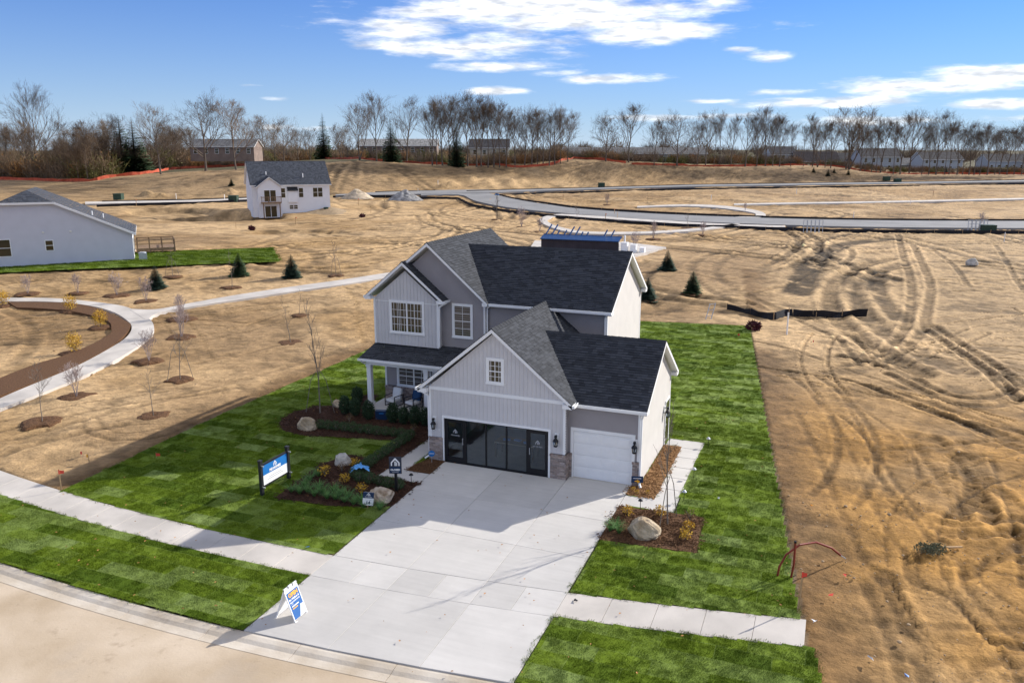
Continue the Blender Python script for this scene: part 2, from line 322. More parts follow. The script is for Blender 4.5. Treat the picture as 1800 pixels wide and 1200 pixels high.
def logo(size,mat_):             # a gabled roof outline over three upright bars
    b=MB(); s=size; t=.004
    def pr(pts):
        n=len(b.v); k=len(pts); b.v+=[(x*s,y*s,0) for x,y in pts]+[(x*s,y*s,t) for x,y in pts]
        b.f.append(tuple(n+k+i for i in range(k))); b.c.append(None); b.m.append(0)
        for i in range(k): b.f.append((n+i,n+(i+1)%k,n+k+(i+1)%k,n+k+i)); b.c.append(None); b.m.append(0)
    pr([(-.5,-.05),(-.5,-.45),(-.36,-.45),(-.36,-.1),(-.1,.16),(-.1,.42)]); pr([(-.1,.42),(-.1,.16),(0,.26),(.1,.16),(.1,.42),(0,.5)])
    pr([(.1,.42),(.1,.16),(.36,-.1),(.36,-.45),(.5,-.45),(.5,-.05)]); pr([(-.08,.08),(-.08,-.45),(.06,-.45),(.06,.08)]); pr([(.12,.0),(.12,-.45),(.22,-.45),(.22,-.06)])
    return b.mesh('emblem',mat_)
def fbm(x,y,seed=0,oct=4,sc=1.):
    def vn(x,y,s):
        xi=np.floor(x).astype(np.int64); yi=np.floor(y).astype(np.int64); fx=x-xi; fy=y-yi; fx=fx*fx*(3-2*fx); fy=fy*fy*(3-2*fy)
        def hs(a,b):
            n=(a*374761393+b*668265263+s*1274126177)&0x7fffffff; n=((n^(n>>13))*1274126177)&0x7fffffff; return ((n^(n>>16))&0xffff)/65535.
        return (hs(xi,yi)*(1-fx)+hs(xi+1,yi)*fx)*(1-fy)+(hs(xi,yi+1)*(1-fx)+hs(xi+1,yi+1)*fx)*fy
    t=0;a=.5
    for k in range(oct): t=t+a*vn(x*sc*2**k+17.3*k,y*sc*2**k-9.1*k,seed+k); a*=.5
    return t/(1-.5**oct)
# ------------------------------------------------------------------ layout curves
def ysw(x): return -8.85+.0052*(x+2.5)**2
def curve(off,x0,x1,n=40): return [(x,ysw(x)+off) for x in np.linspace(x0,x1,n)]
DX0,DX1=.70,9.07
SWW=1.42; KERB=-4.75; KW=.72
def inpoly(x,y,poly):
    x=np.asarray(x); y=np.asarray(y); r=np.zeros(x.shape,bool); n=len(poly)
    for i in range(n):
        x1,y1=poly[i]; x2,y2=poly[(i+1)%n]
        c=((y1>y)!=(y2>y)); r^= c&(x<(x2-x1)*(y-y1)/((y2-y1) if y2!=y1 else 1e-9)+x1)
    return r
def lotL(y): return -12.95-.02*(y+8)
def lotR(y): return 16.05+(y+7.0)*(10.43-16.05)/(34.26+7.0)
LOT=[(lotL(-8.5),-8.5)]+[(x,ysw(x)) for x in np.linspace(-12.9,16.0,30)]+[(lotR(-7),-7),(10.43,34.2),(2.,32.6),(-10,31),(-13.6,28),(-13.7,20),(lotL(10),10)]
ALLOT=[(-45,-40),(60,-40)]+[(x,ysw(x)+KERB-.1) for x in np.linspace(60,17.0,12)]+[(16.4,ysw(16.4)-SWW)]+[(16.2,-7),(10.43,34.2),(2,32.6),(-10,31),(-13.6,28),(-13.7,20),(-13.1,-8.3)]+[(x,ysw(x)) for x in np.linspace(-13.1,-45,8)]
# beds
BED_UP=[(-9.4,4.6),(-9.9,3.0),(-9.5,1.6),(-8.6,.7),(-7.2,.45),(-4.1,1.2),(-2.5,1.45),(-2.5,-.9),(-3.8,-.85),(-4.35,-2.3),(-4.15,-5.75),(-1.6,-5.6),(.72,-4.75),(.72,-2.52),(-1.32,-2.4),(-1.32,2.2),(-.02,2.3),(-.02,5.3),(-6.6,5.2),(-7.2,7.6),(-8.0,7.4),(-8.1,5.3)]
BED_PIER=[(-.42,-1.48),(.70,-1.48),(.70,-.02),(-.12,-.02),(-.42,-.9)]
BED_R=[(9.09,-1.58),(12.33,-1.47),(12.52,-4.24),(9.09,-4.5)]
BED_SIDE=[(9.09,-.55),(10.25,-.5),(10.22,5.7),(9.42,5.7),(9.42,.35),(9.09,.3)]
WALK_F=[(-1.30,-2.36),(.69,-2.5),(.69,-1.5),(-.42,-1.5),(-.44,2.2),(-.03,2.25),(-.03,5.0),(-1.30,5.0)]
WALK_S=[(9.09,-1.56),(11.18,-1.44),(11.15,6.64),(9.42,6.64),(9.42,5.72),(10.23,5.72),(10.26,-.52),(9.09,-.57)]
HOUSE=[(0,0),(6.4,0),(6.4,.4),(9.37,.4),(9.37,6.8),(6.23,6.8),(6.23,13.8),(-6.4,14.2),(-6.4,5.2),(0,5.2)]
DRIVE=[(DX0,-.02),(DX0,ysw(DX0)-4.7),(DX1,ysw(DX1)-4.7),(DX1,-.02)]
def sheet(name,outer,holes,mats,dz,res=1.2,kind='structure',parent=None,thick=0.,label=None,cat=None):
    pts=[];edges=[]
    def ring(poly):
        n0=len(pts); dense=[]
        for i in range(len(poly)):
            a=Vector(poly[i]);b=Vector(poly[(i+1)%len(poly)]); k=max(1,int((b-a).length/res))
            dense+= [a.lerp(b,j/k) for j in range(k)]
        pts.extend([Vector((p.x,p.y)) for p in dense]); n=len(dense); edges.extend([(n0+i,n0+(i+1)%n) for i in range(n)])
    ring(outer)
    for h in holes: ring(h)
    xs=[p[0] for p in outer]; ys=[p[1] for p in outer]
    gx,gy=np.meshgrid(np.arange(min(xs)+.37*res,max(xs),res),np.arange(min(ys)+.41*res,max(ys),res)); gx=gx.ravel();gy=gy.ravel()
    k=inpoly(gx,gy,outer)
    for h in holes: k&=~inpoly(gx,gy,h)
    pts+= [Vector((a,b)) for a,b in zip(gx[k],gy[k])]
    V,E,Fc,_,_,_=mgeo.delaunay_2d_cdt(pts,edges,[],0,1e-5)
    cx=np.array([sum(V[i].x for i in f)/len(f) for f in Fc]); cy=np.array([sum(V[i].y for i in f)/len(f) for f in Fc])
    k=inpoly(cx,cy,outer)
    for h in holes: k&=~inpoly(cx,cy,h)
    b=MB(); b.v=[(v.x,v.y,Z(v.x,v.y)+dz) for v in V]; b.f=[tuple(f) if True else 0 for f,q in zip(Fc,k) if q]; b.c=[None]*len(b.f); b.m=[0]*len(b.f)
    if thick>0:                       # skirt so that a slab or bed has an edge
        def rim(poly,rev):
            for i in range(len(poly)):
                p=poly[i];q=poly[(i+1)%len(poly)]; 
                if rev: p,q=q,p
                b.quad((p[0],p[1],Z(*p)+dz-thick),(q[0],q[1],Z(*q)+dz-thick),(q[0],q[1],Z(*q)+dz),(p[0],p[1],Z(*p)+dz))
        rim(outer,False)
    return b.build(name,mats,parent,kind=kind,label=label,cat=cat)
# ------------------------------------------------------------------ ground (graded soil with wheel ruts)
def seg_dist(px,py,poly):
    best=np.full(px.shape,1e9); along=np.zeros(px.shape); side=np.zeros(px.shape); acc=0.
    for (x1,y1),(x2,y2) in zip(poly[:-1],poly[1:]):
        dx,dy=x2-x1,y2-y1; L=math.hypot(dx,dy)
        if L<1e-6: continue
        t=np.clip(((px-x1)*dx+(py-y1)*dy)/(L*L),0,1); qx=px-x1-t*dx; qy=py-y1-t*dy; d=np.hypot(qx,qy); k=d<best
        best[k]=d[k]; along[k]=acc+t[k]*L; side[k]=np.sign(dx*qy-dy*qx)[k]; acc+=L
    return best,along,side
def smooth_poly(P,n=6):
    P=[Vector((p[0],p[1])) for p in P]; out=[]
    for i in range(len(P)-1):
        a,b,c,d=P[max(i-1,0)],P[i],P[i+1],P[min(i+2,len(P)-1)]
        for k in range(n):
            t=k/n; out.append(.5*((2*b)+(c-a)*t+(2*a-5*b+4*c-d)*t*t+(3*b-a-3*c+d)*t**3))
    out.append(P[-1]); return [(p.x,p.y) for p in out]
def pxline(L): return smooth_poly([gp(u,v) for u,v in L])
TRACKS=[ # pixel polyline, half width, depth, darkness, tread
 ([(1564,420),(1489,428),(1444,449),(1418,480),(1400,512)],1.7,.06,.70,0),
 ([(1578,413),(1589,456),(1600,489),(1600,533),(1589,578),(1544,622),(1480,641)],.42,.07,.30,1),
 ([(1604,429),(1622,467),(1635,500),(1627,555),(1618,582),(1578,622),(1540,641)],.42,.07,.30,1),
 ([(1629,578),(1667,604),(1711,635),(1790,700)],.40,.09,.42,1),([(1642,572),(1685,600),(1735,632),(1800,680)],.40,.09,.36,1),
 ([(1473,622),(1547,641),(1606,664),(1664,690),(1722,697),(1777,684),(1764,661)],.35,.07,.38,1),
 ([(1560,655),(1610,680),(1668,705),(1740,712),(1800,700)],.35,.06,.35,1),
 ([(1606,711),(1700,742),(1800,775)],.35,.07,.32,1),([(1547,692),(1610,712),(1683,738),(1800,791)],.35,.08,.38,1),([(1580,690),(1700,730),(1800,760)],.3,.05,.25,0),
 ([(1537,787),(1575,844),(1631,919),(1687,975),(1732,997),(1800,1012)],.16,.04,.3,0),([(1520,800),(1560,850),(1618,925),(1668,990)],.14,.04,.25,0),
 ([(1590,960),(1592,990),(1604,1020),(1628,1030)],.13,.05,.3,0),([(1622,955),(1612,985),(1620,1020),(1669,1046),(1725,1102),(1800,1200)],.14,.05,.35,0),
 ([(1665,970),(1690,990),(1700,1030),(1745,1080),(1800,1130)],.15,.05,.33,0),([(1736,975),(1722,1000),(1736,1030),(1800,1075)],.14,.05,.3,0),
 ([(1660,905),(1720,912),(1800,909)],.33,.10,.22,1),([(1665,937),(1730,938),(1800,933)],.33,.10,.22,1),([(1738,840),(1742,875),(1736,915)],.3,.08,.25,1),
 ([(1690,800),(1712,830),(1708,870),(1680,905)],.5,.12,.30,1),([(1640,770),(1690,830),(1720,880),(1800,960)],.5,.10,.25,1),([(1600,760),(1660,840),(1690,900)],.4,.08,.22,1),
 ([(1760,860),(1790,900),(1800,980)],.4,.08,.25,1),([(1700,1010),(1780,960),(1800,952)],.25,.06,.25,1),
 ([(1440,690),(1470,740),(1500,800),(1530,870),(1560,930),(1600,985)],.15,.03,.22,0),([(1470,680),(1520,760),(1545,830),(1580,900)],.15,.035,.24,0),
 ([(1400,720),(1440,800),(1480,900),(1530,1000),(1600,1120)],.2,.04,.2,0),([(1545,1000),(1580,1060),(1610,1140),(1630,1200)],.3,.06,.35,0),([(1520,1020),(1560,1100),(1590,1200)],.25,.05,.3,0),
 ([(1300,520),(1380,500),(1440,470)],.3,.05,.2,1),([(1180,440),(1260,452),(1300,445),(1330,438)],.25,.04,.25,1),([(1220,430),(1290,440),(1320,432)],.2,.04,.25,0),([(1250,425),(1310,430),(1340,420)],.2,.04,.22,0),
 ([(1300,640),(1400,652),(1500,668),(1580,700)],.3,.05,.25,1),([(1400,585),(1480,600),(1560,640)],.2,.04,.2,0),([(1320,600),(1390,612),(1450,632)],.25,.05,.3,0),
 ([(1450,475),(1520,478),(1600,470)],.35,.06,.4,0),([(1640,440),(1680,470),(1700,500)],.3,.05,.3,1),([(1750,430),(1780,480),(1800,510)],.3,.05,.3,1),([(1640,490),(1740,492),(1800,490)],.35,.05,.22,1),([(1680,510),(1760,508)],.35,.05,.22,1),
 ([(148,740),(150,756),(175,769),(233,774),(296,765),(340,745)],.16,.05,.28,0),([(170,735),(190,756),(235,762),(290,752)],.14,.045,.25,0),([(200,738),(225,748),(262,746)],.12,.04,.22,0),
 ([(330,640),(420,625),(520,600),(640,560)],.25,.04,.15,1),([(300,700),(420,670),(540,635),(640,600)],.3,.04,.15,1),([(20,770),(120,745),(260,712),(420,680)],.3,.05,.2,1),([(0,800),(100,770),(220,748)],.3,.05,.25,1),
 ([(280,560),(420,545),(560,525),(660,510)],.25,.04,.12,0),([(350,460),(480,420),(560,400),(640,395)],.8,.05,.18,0),([(480,430),(540,440),(560,455),(535,470)],.9,.05,.25,0),
 ([(560,470),(620,440),(700,425),(760,420)],.6,.05,.15,0),([(540,480),(640,450),(740,440)],.5,.05,.18,0),([(600,470),(700,455),(800,440)],.5,.04,.15,0),
 ([(0,500),(120,490),(260,495),(400,470)],.5,.05,.15,0),([(0,545),(40,560),(60,600),(20,640)],.5,.05,.2,0),([(700,400),(800,385),(900,390),(960,400)],.7,.06,.15,0),([(720,380),(800,372),(880,380)],.6,.05,.2,0),
 ([(1130,560),(1200,540),(1240,520),(1300,505)],.3,.04,.2,0),([(1190,470),(1260,490),(1340,480),(1400,462)],.3,.04,.15,1),([(1400,560),(1460,590)],.25,.05,.3,1),([(1500,590),(1545,640)],.25,.05,.25,1),([(1470,590),(1510,640)],.25,.05,.25,1)]
def random_tracks():
    rr=random.Random(77); out=[]
    for (x0,x1,y0,y1,n) in ((17,44,-13,48,46),(-58,-14.5,-6,60,34),(-60,60,50,118,44),(-110,90,100,165,26)):
        for _ in range(n):
            x=rr.uniform(x0,x1);y=rr.uniform(y0,y1); a=rr.uniform(0,6.283) if x<14 or y>45 else rr.choice((1.9,2.3,.4,0.1))+rr.gauss(0,.35); k=rr.gauss(0,.05); big=y>60; P=[]
            for i in range(rr.randint(8,22)):
                P.append((x,y)); st=1.2 if not big else 3.; x+=math.cos(a)*st; y+=math.sin(a)*st; a+=k*st*.7+rr.gauss(0,.02)
                if y<-13.5 or (-14.5<x<lotR(y)+.8 and y<36): break
            if len(P)<5: continue
            w=rr.uniform(.09,.22) if not big else rr.uniform(.4,.9); g=1.7 if not big else 2.6
            for off in (0,g):
                Q=[]
                for i,(px_,py_) in enumerate(P):
                    j=min(i,len(P)-2); dx,dy=P[j+1][0]-P[j][0],P[j+1][1]-P[j][1]; L=math.hypot(dx,dy); Q.append((px_-dy/L*off,py_+dx/L*off))
                out.append((Q,w,rr.uniform(.03,.07)*(1.6 if big else 1),rr.uniform(.15,.34) if not big else rr.uniform(.22,.45),rr.random()<.6))
    return out
def spaced(segs):
    out=[segs[0][0]]
    for a,b,n in segs: out+=list(np.linspace(a,b,n+1)[1:])
    return np.array(out)
def geo(a,b,n): s=np.sign(b-a); return a+s*(np.geomspace(1,1+abs(b-a),n+1)-1)
def build_ground():
    xs=np.concatenate([geo(-140,-3500,26)[::-1][:-1],spaced([(-140,-60,90),(-60,-12.5,190),(-12.5,9,50),(9,46,290),(46,130,105),(130,260,60)]),geo(260,3500,26)[1:]])
    ys=np.concatenate([geo(-60,-1500,20)[::-1][:-1],spaced([(-60,-16,60),(-16,36,400),(36,80,170),(80,170,150),(170,340,130)]),geo(340,5000,30)[1:]])
    X,Y=np.meshgrid(xs,ys); Zb=T(X,Y)
    D=(X-CAM.x)*_h[0]+(Y-CAM.y)*_h[1]
    lot=inpoly(X.ravel(),Y.ravel(),ALLOT).reshape(X.shape)
    n1=fbm(X,Y,3,5,.12); n2=fbm(X,Y,11,4,.9); n3=fbm(X,Y,23,5,.035); n4=fbm(X,Y,31,4,2.6)
    amp=np.where(D<180,1.,2.0)
    Zg=Zb+amp*((n1-.5)*.30+(n2-.5)*.13+(n4-.5)*.05)-.03
    # soil colour: pale sand, tan, brown topsoil, orange sand near the street on the right
    sand=np.array([.52,.348,.178]); tan=np.array([.385,.242,.108]); brown=np.array([.175,.10,.042]); orange=np.array([.395,.202,.046]); grey=np.array([.49,.335,.175])
    def mix(a,b,t): return a*(1-t[...,None])+b*t[...,None]
    t1=sst(.40,.62,n3*.55+n1*.45)
    C=mix(np.broadcast_to(tan,X.shape+(3,)),sand,t1)
    C=mix(C,np.broadcast_to(brown,C.shape),sst(.52,.70,fbm(X,Y,41,5,.07))*.5)
    right=sst(12,18,X)*sst(-20,-8,Y+0*X); og=sst(25,6,Y)*sst(12,17,X)*sst(.30,.55,fbm(X,Y,51,4,.10)+.12)
    C=mix(C,np.broadcast_to(orange,C.shape),og*.85)
    C=mix(C,np.broadcast_to(grey,C.shape),sst(14,34,Y)*sst(6,14,X)*sst(150,110,D)*.75)
    # topsoil strip beside the sod and the graded berm towards the woods
    edge=np.abs(X-lotR(Y)); C=mix(C,np.broadcast_to(brown,C.shape),sst(3.2,.4,edge+2*(n2-.5))*(X>lotR(Y))*(Y<60)*.75)
    C=mix(C,np.broadcast_to(brown*.92,C.shape),sst(2.2,.2,np.abs(X-lotL(Y))+1.5*(n2-.5))*(X<lotL(Y))*(Y<40)*.8)
    u=900+((X-CAM.x)*_r[0]+(Y-CAM.y)*_r[1])/np.maximum(D,20)*FPX*.985
    rd=np.interp(u,_UU,_RD); cdd=np.interp(u,_UU,_CD)
    berm=sst(0,14,D-rd-4)
    streak=fbm(X*.25+Y*.05,Y*1.2,61,4,.12)
    C=mix(C,np.broadcast_to(np.array([.37,.245,.125]),C.shape),berm*(.45+.5*sst(.4,.6,streak)))
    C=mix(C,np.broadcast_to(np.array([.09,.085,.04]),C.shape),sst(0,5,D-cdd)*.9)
    C=mix(C,np.broadcast_to(sand*1.02,C.shape),sst(24,4,np.abs(D-rd+14))*.6*sst(.35,.55,n1))
    for (u0,v0,ra,rb) in ((1400,592,13,6),(1330,575,7,4),(1560,440,12,9),(760,375,16,14),(650,380,10,10),(330,400,14,8)):
        c=gp(u0,v0); q=np.hypot((X-c.x)/ra,(Y-c.y)/rb)+.9*(fbm(X,Y,181,4,.16)-.5); C=mix(C,np.broadcast_to(sand*1.12,C.shape),sst(1.1,.5,q)*.8)
    # weedy patch
    wd=sst(5,0,np.hypot((X-35.)/1.,(Y-25.)/1.4)+6*(n2-.5))*sst(.45,.6,n4); C=mix(C,np.broadcast_to(np.array([.17,.17,.04]),C.shape),wd*.6)
    cl=fbm(X,Y,131,5,.55); C=C*(1-.45*sst(.55,.72,cl)*sst(.35,.6,fbm(X,Y,133,3,.05)))[...,None]
    drag=fbm(X*.35+Y*.9,Y*.22-X*.5,141,5,.9); C=C*(1-.30*sst(.53,.66,drag))[...,None]; Zg=Zg-.03*sst(.55,.68,drag)*(D<120)
    for L,w,dep,dk,tread in [(pxline(t[0]),)+t[1:] for t in TRACKS]+random_tracks():
        P=L; a=np.array(P); m=w*4+.6
        ix=np.nonzero((xs>a[:,0].min()-m)&(xs<a[:,0].max()+m))[0]; iy=np.nonzero((ys>a[:,1].min()-m)&(ys<a[:,1].max()+m))[0]
        if len(ix)<2 or len(iy)<2: continue
        sl=np.s_[iy[0]:iy[-1]+1,ix[0]:ix[-1]+1]; x=X[sl];y=Y[sl]; d,al,sd=seg_dist(x.ravel(),y.ravel(),P); d=d.reshape(x.shape); al=al.reshape(x.shape)
        jit=.75+.5*fbm(x,y,71,3,1.3); core=sst(w*1.05,w*.6,d*jit); rim=np.exp(-((d*jit-w*1.45)/(w*.35))**2)
        mod=1+(.35*np.sin(al*2*math.pi/.38) if tread else 0); dep=dep*(.6 if y.min()<12 else 1.)
        Zg[sl]+= -dep*1.15*core*mod+dep*.9*rim
        brk=sst(.2,.42,fbm(x,y,81,3,.8))
        C[sl]=np.minimum(C[sl]*(1-(np.minimum(dk*1.35,.75)*core*brk*(.8+.2*mod))[...,None])*(1+.16*rim*brk)[...,None],.75)
    for (u0,v0,ra,rb,dp) in ((385,381,11,7,2.0),(300,372,9,5,1.0),(520,408,8,4,.5)):
        c=gp(u0,v0); ex=(X-c.x)*_r[0]+(Y-c.y)*_r[1]; ey=(X-c.x)*_h[0]+(Y-c.y)*_h[1]; q=np.hypot(ex/ra,ey/rb)+.35*(fbm(X,Y,161,4,.3)-.5); k=sst(1.15,.8,q); Zg=Zg-dp*k; C=C*(1-.25*k*sst(.4,.6,n2))[...,None]
    for (u0,v0,ra) in ((255,345,3.2),(285,344,2.6),(790,326,5),(850,324,6),(905,325,5),(940,326,4),(405,339,4)):
        c=gp(u0,v0); q=np.hypot(X-c.x,Y-c.y)/ra; k=sst(1.1,.2,q); Zg=Zg+k*1.1*np.maximum(0,fbm(X,Y,171,3,.55)-.42)*4; C=mix(C,np.broadcast_to(sand,C.shape),k*.6)
    C*= (0.72+.56*n4)[...,None]; C=C*(.9+.35*(fbm(X,Y,151,3,6.)-.4))[...,None]
    Zg=np.where(lot,Zb-.16,Zg)
    C=np.where(lot[...,None],np.array([.22,.16,.10]),C)
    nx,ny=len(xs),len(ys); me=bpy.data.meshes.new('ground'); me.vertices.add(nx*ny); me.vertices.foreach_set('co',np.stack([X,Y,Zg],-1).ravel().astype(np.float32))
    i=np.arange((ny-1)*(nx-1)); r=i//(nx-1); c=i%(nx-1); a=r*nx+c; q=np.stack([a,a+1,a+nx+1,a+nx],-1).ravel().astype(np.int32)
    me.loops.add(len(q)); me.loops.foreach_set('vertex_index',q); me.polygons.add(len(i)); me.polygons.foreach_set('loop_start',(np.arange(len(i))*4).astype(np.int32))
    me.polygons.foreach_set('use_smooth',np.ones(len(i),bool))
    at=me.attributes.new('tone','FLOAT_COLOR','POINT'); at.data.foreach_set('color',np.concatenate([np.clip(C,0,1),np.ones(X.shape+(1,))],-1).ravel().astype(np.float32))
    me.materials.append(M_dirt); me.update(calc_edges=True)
    obj('ground',me,kind='structure',label='graded bare soil with wheel ruts around the lots')
build_ground()
# ------------------------------------------------------------------ street, kerb, pavement, driveway
def strip(name,L,Rr,mats,dz,kind='structure',parent=None,thick=.0,label=None,cat=None,absz=None):
    b=MB(); n=len(L)
    zf=(lambda p:absz) if absz is not None else (lambda p:Z(p[0],p[1])+dz)
    b.v=[(p[0],p[1],zf(p)) for p in L]+[(p[0],p[1],zf(p)) for p in Rr]
    for i in range(n-1): b.f.append((i,n+i,n+i+1,i+1)); b.c.append(None); b.m.append(0)
    if thick>0:
        k=len(b.v); b.v+=[(x,y,z-thick) for x,y,z in b.v[:2*n]]
        for i in range(n-1):
            b.f+= [(i,i+1,k+i+1,k+i),(n+i+1,n+i,k+n+i,k+n+i+1)]; b.c+=[None]*2; b.m+=[0,0]
        b.f+= [(0,k,k+n,n),(n-1,2*n-1,k+2*n-1,k+n-1)]; b.c+=[None]*2; b.m+=[0,0]
    return b.build(name,mats,parent,kind=kind,label=label,cat=cat)
def pxstrip(name,A,B,mats,dz,**k):
    A=pxline(A); B=pxline(B)
    def res(P,n=60):
        P=np.array(P); s=np.concatenate([[0],np.cumsum(np.hypot(*np.diff(P,axis=0).T))]); t=np.linspace(0,s[-1],n); return list(zip(np.interp(t,s,P[:,0]),np.interp(t,s,P[:,1])))
    return strip(name,res(A),res(B),mats,dz,**k)
zst=-.47
strip('road',curve(KERB-KW+.01,-70,70,60),[(x,-60) for x in np.linspace(-70,70,60)],M_street,0,absz=zst,label='dusty pale residential street')
kb=thing('kerb','pale rolled concrete kerb and gutter along the street','kerb',kind='structure')
kx=np.arange(-46.1,46,3.05)
for a,b_ in zip(kx[:-1],kx[1:]):
    m=MB(); xx=np.linspace(a+.008,b_-.008,5); prof=[(0,-.37),(-.1,-.372),(-.26,-.40),(-.40,-.45),(-.55,-.458),(-KW,-.462)]
    for i in range(4):
        for (o1,z1),(o2,z2) in zip(prof[:-1],prof[1:]):
            m.quad((xx[i],ysw(xx[i])+KERB+o1,z1),(xx[i],ysw(xx[i])+KERB+o2,z2),(xx[i+1],ysw(xx[i+1])+KERB+o2,z2),(xx[i+1],ysw(xx[i+1])+KERB+o1,z1))
    for xe in (xx[0],xx[-1]):
        ring=[(xe,ysw(xe)+KERB+o,z) for o,z in prof]+[(xe,ysw(xe)+KERB-KW,-.6),(xe,ysw(xe)+KERB,-.6)]; m.quad(*ring)
    m.build('kerb_stone',M_curb,kb)
def slab(name,q,parent,mats=M_drive,top=.02,th=.12,g=.006):
    """quad slab, corners counter-clockwise, with a shallow chamfered edge"""
    c=Vector((sum(p[0] for p in q)/4,sum(p[1] for p in q)/4)); b=MB(); n=4
    def ins(p,g): v=Vector((p[0],p[1]))-c; return c+v*(1-g/max(v.length,.1)*1.3)
    o=[ins(p,g) for p in q]; i=[ins(p,g+.006) for p in q]
    zt=[Z(p.x,p.y)+top for p in o]
    b.v=[(p.x,p.y,z) for p,z in zip(i,zt)]+[(p.x,p.y,z-.008) for p,z in zip(o,zt)]+[(p.x,p.y,z-th) for p,z in zip(o,zt)]
    b.f=[(0,1,2,3)]+[(k,4+k,4+(k+1)%4,(k+1)%4) for k in range(4)]+[(4+k,8+k,8+(k+1)%4,4+(k+1)%4) for k in range(4)]; b.c=[None]*9; b.m=[0]*9
    return b.build(name,mats,parent)
dw=thing('driveway','wide pale concrete driveway in front of the garage','driveway',kind='structure')
XJ=[DX0,3.56,6.4,DX1]; YJ=[-.05,-3.02,-5.9]
for xa,xb in zip(XJ[:-1],XJ[1:]):
    for ya,yb in zip([.40 if xa>6 else -.05]+YJ[1:-1],YJ[1:]): slab('slab_panel',[(xa,yb),(xb,yb),(xb,ya),(xa,ya)],dw)
    slab('slab_panel',[(xa,ysw(xa)),(xb,ysw(xb)),(xb,YJ[-1]),(xa,YJ[-1])],dw)
    slab('slab_panel',[(xa,ysw(xa)+KERB),(xb,ysw(xb)+KERB),(xb,ysw(xb)-SWW),(xa,ysw(xa)-SWW)],dw)
sw=thing('pavement','narrow pale concrete pavement crossing the driveway','pavement',kind='structure')
sx=[DX0]+[2.2,3.56,4.98,6.4,7.72,DX1]
for a,b_ in zip(sx[:-1],sx[1:]): slab('slab_panel',[(a,ysw(a)-SWW),(b_,ysw(b_)-SWW),(b_,ysw(b_)),(a,ysw(a))],sw)
for a in np.linspace(DX1,16.25,6)[:-1]:
    b_=a+(16.25-DX1)/5; slab('slab_panel',[(a,ysw(a)-SWW),(b_,ysw(b_)-SWW),(b_,ysw(b_)),(a,ysw(a))],sw,M_conc)
xl=np.arange(DX0,-40,-1.5)
for b_,a in zip(xl[:-1],xl[1:]): slab('slab_panel',[(a,ysw(a)-SWW),(b_,ysw(b_)-SWW),(b_,ysw(b_)),(a,ysw(a))],sw,M_conc,g=.006)
sheet('walkway',WALK_F,[],M_drive,.022,.8,thick=.12,label='pale concrete walk from the driveway to the front porch')
sheet('walkway',WALK_S,[],M_drive,.022,.8,thick=.12,label='pale concrete walk along the garage side to the side door')
jm=MB()
for yy in np.arange(.6,6.,1.25): jm.box(10.27,11.14,yy-.008,yy+.008,Z(10.5,yy)+.019,Z(10.5,yy)+.0255)
jm.build('walk_joint',M_dark,bpy.data.objects['walkway.001'])
# lawns
M_sheetg=M_grass
HOLES=[BED_UP,BED_PIER,BED_R,BED_SIDE,WALK_F,WALK_S,HOUSE,[(DX0-.03,.5),(DX0-.03,-11.),(DX1+.03,-11.),(DX1+.03,.5)]]
def inlawn(x,y):
    k=inpoly(x,y,LOT)
    for h in HOLES: k&=~inpoly(x,y,h)
    return k
def lawn_grid(name,poly,holes,x0,x1,y0,y1,step,label):
    nx=int((x1-x0)/step)+1; ny=int((y1-y0)/step)+1; X,Y=np.meshgrid(np.linspace(x0,x1,nx),np.linspace(y0,y1,ny))
    cx=(X[:-1,:-1]+X[1:,1:])/2; cy=(Y[:-1,:-1]+Y[1:,1:])/2; k=inpoly(cx.ravel(),cy.ravel(),poly)
    for h in holes: k&=~inpoly(cx.ravel(),cy.ravel(),h)
    z=T(X,Y)+.028+.03*(fbm(X,Y,5,3,1.2)-.5)
    i=np.nonzero(k)[0]; r=i//(nx-1); c=i%(nx-1); a=r*nx+c; q=np.stack([a,a+1,a+nx+1,a+nx],-1)
    used,inv=np.unique(q,return_inverse=True); V=np.stack([X.ravel(),Y.ravel(),z.ravel()],-1)[used]; q=inv.reshape(-1,4)
    me=bpy.data.meshes.new(name); me.vertices.add(len(V)); me.vertices.foreach_set('co',V.ravel().astype(np.float32)); me.loops.add(q.size); me.loops.foreach_set('vertex_index',q.ravel().astype(np.int32)); me.polygons.add(len(q)); me.polygons.foreach_set('loop_start',(np.arange(len(q))*4).astype(np.int32)); me.polygons.foreach_set('use_smooth',np.ones(len(q),bool))
    me.materials.append(M_grass); me.update(calc_edges=True); return obj(name,me,kind='structure',label=label)
lawn_grid('lawn',LOT,HOLES,-14.4,16.4,-9.3,34.4,.11,'fresh green sod lawn around the model house')
STRIPL=[(x,ysw(x)-SWW) for x in np.linspace(-40,DX0-.01,30)]+[(x,ysw(x)+KERB+.02) for x in np.linspace(DX0-.01,-40,30)]
STRIPR=[(x,ysw(x)-SWW) for x in np.linspace(DX1+.01,16.5,12)]+[(x,ysw(x)+KERB+.02) for x in np.linspace(17.1,DX1+.01,12)]
lawn_grid('verge',STRIPL,[],-40,.8,-14.,-2.5,.11,'green sod verge between the street and the pavement, beside the folding sign')
lawn_grid('verge',STRIPR,[],9.,17.2,-13.6,-7.4,.11,'green sod verge between the street and the pavement, ending at bare soil')
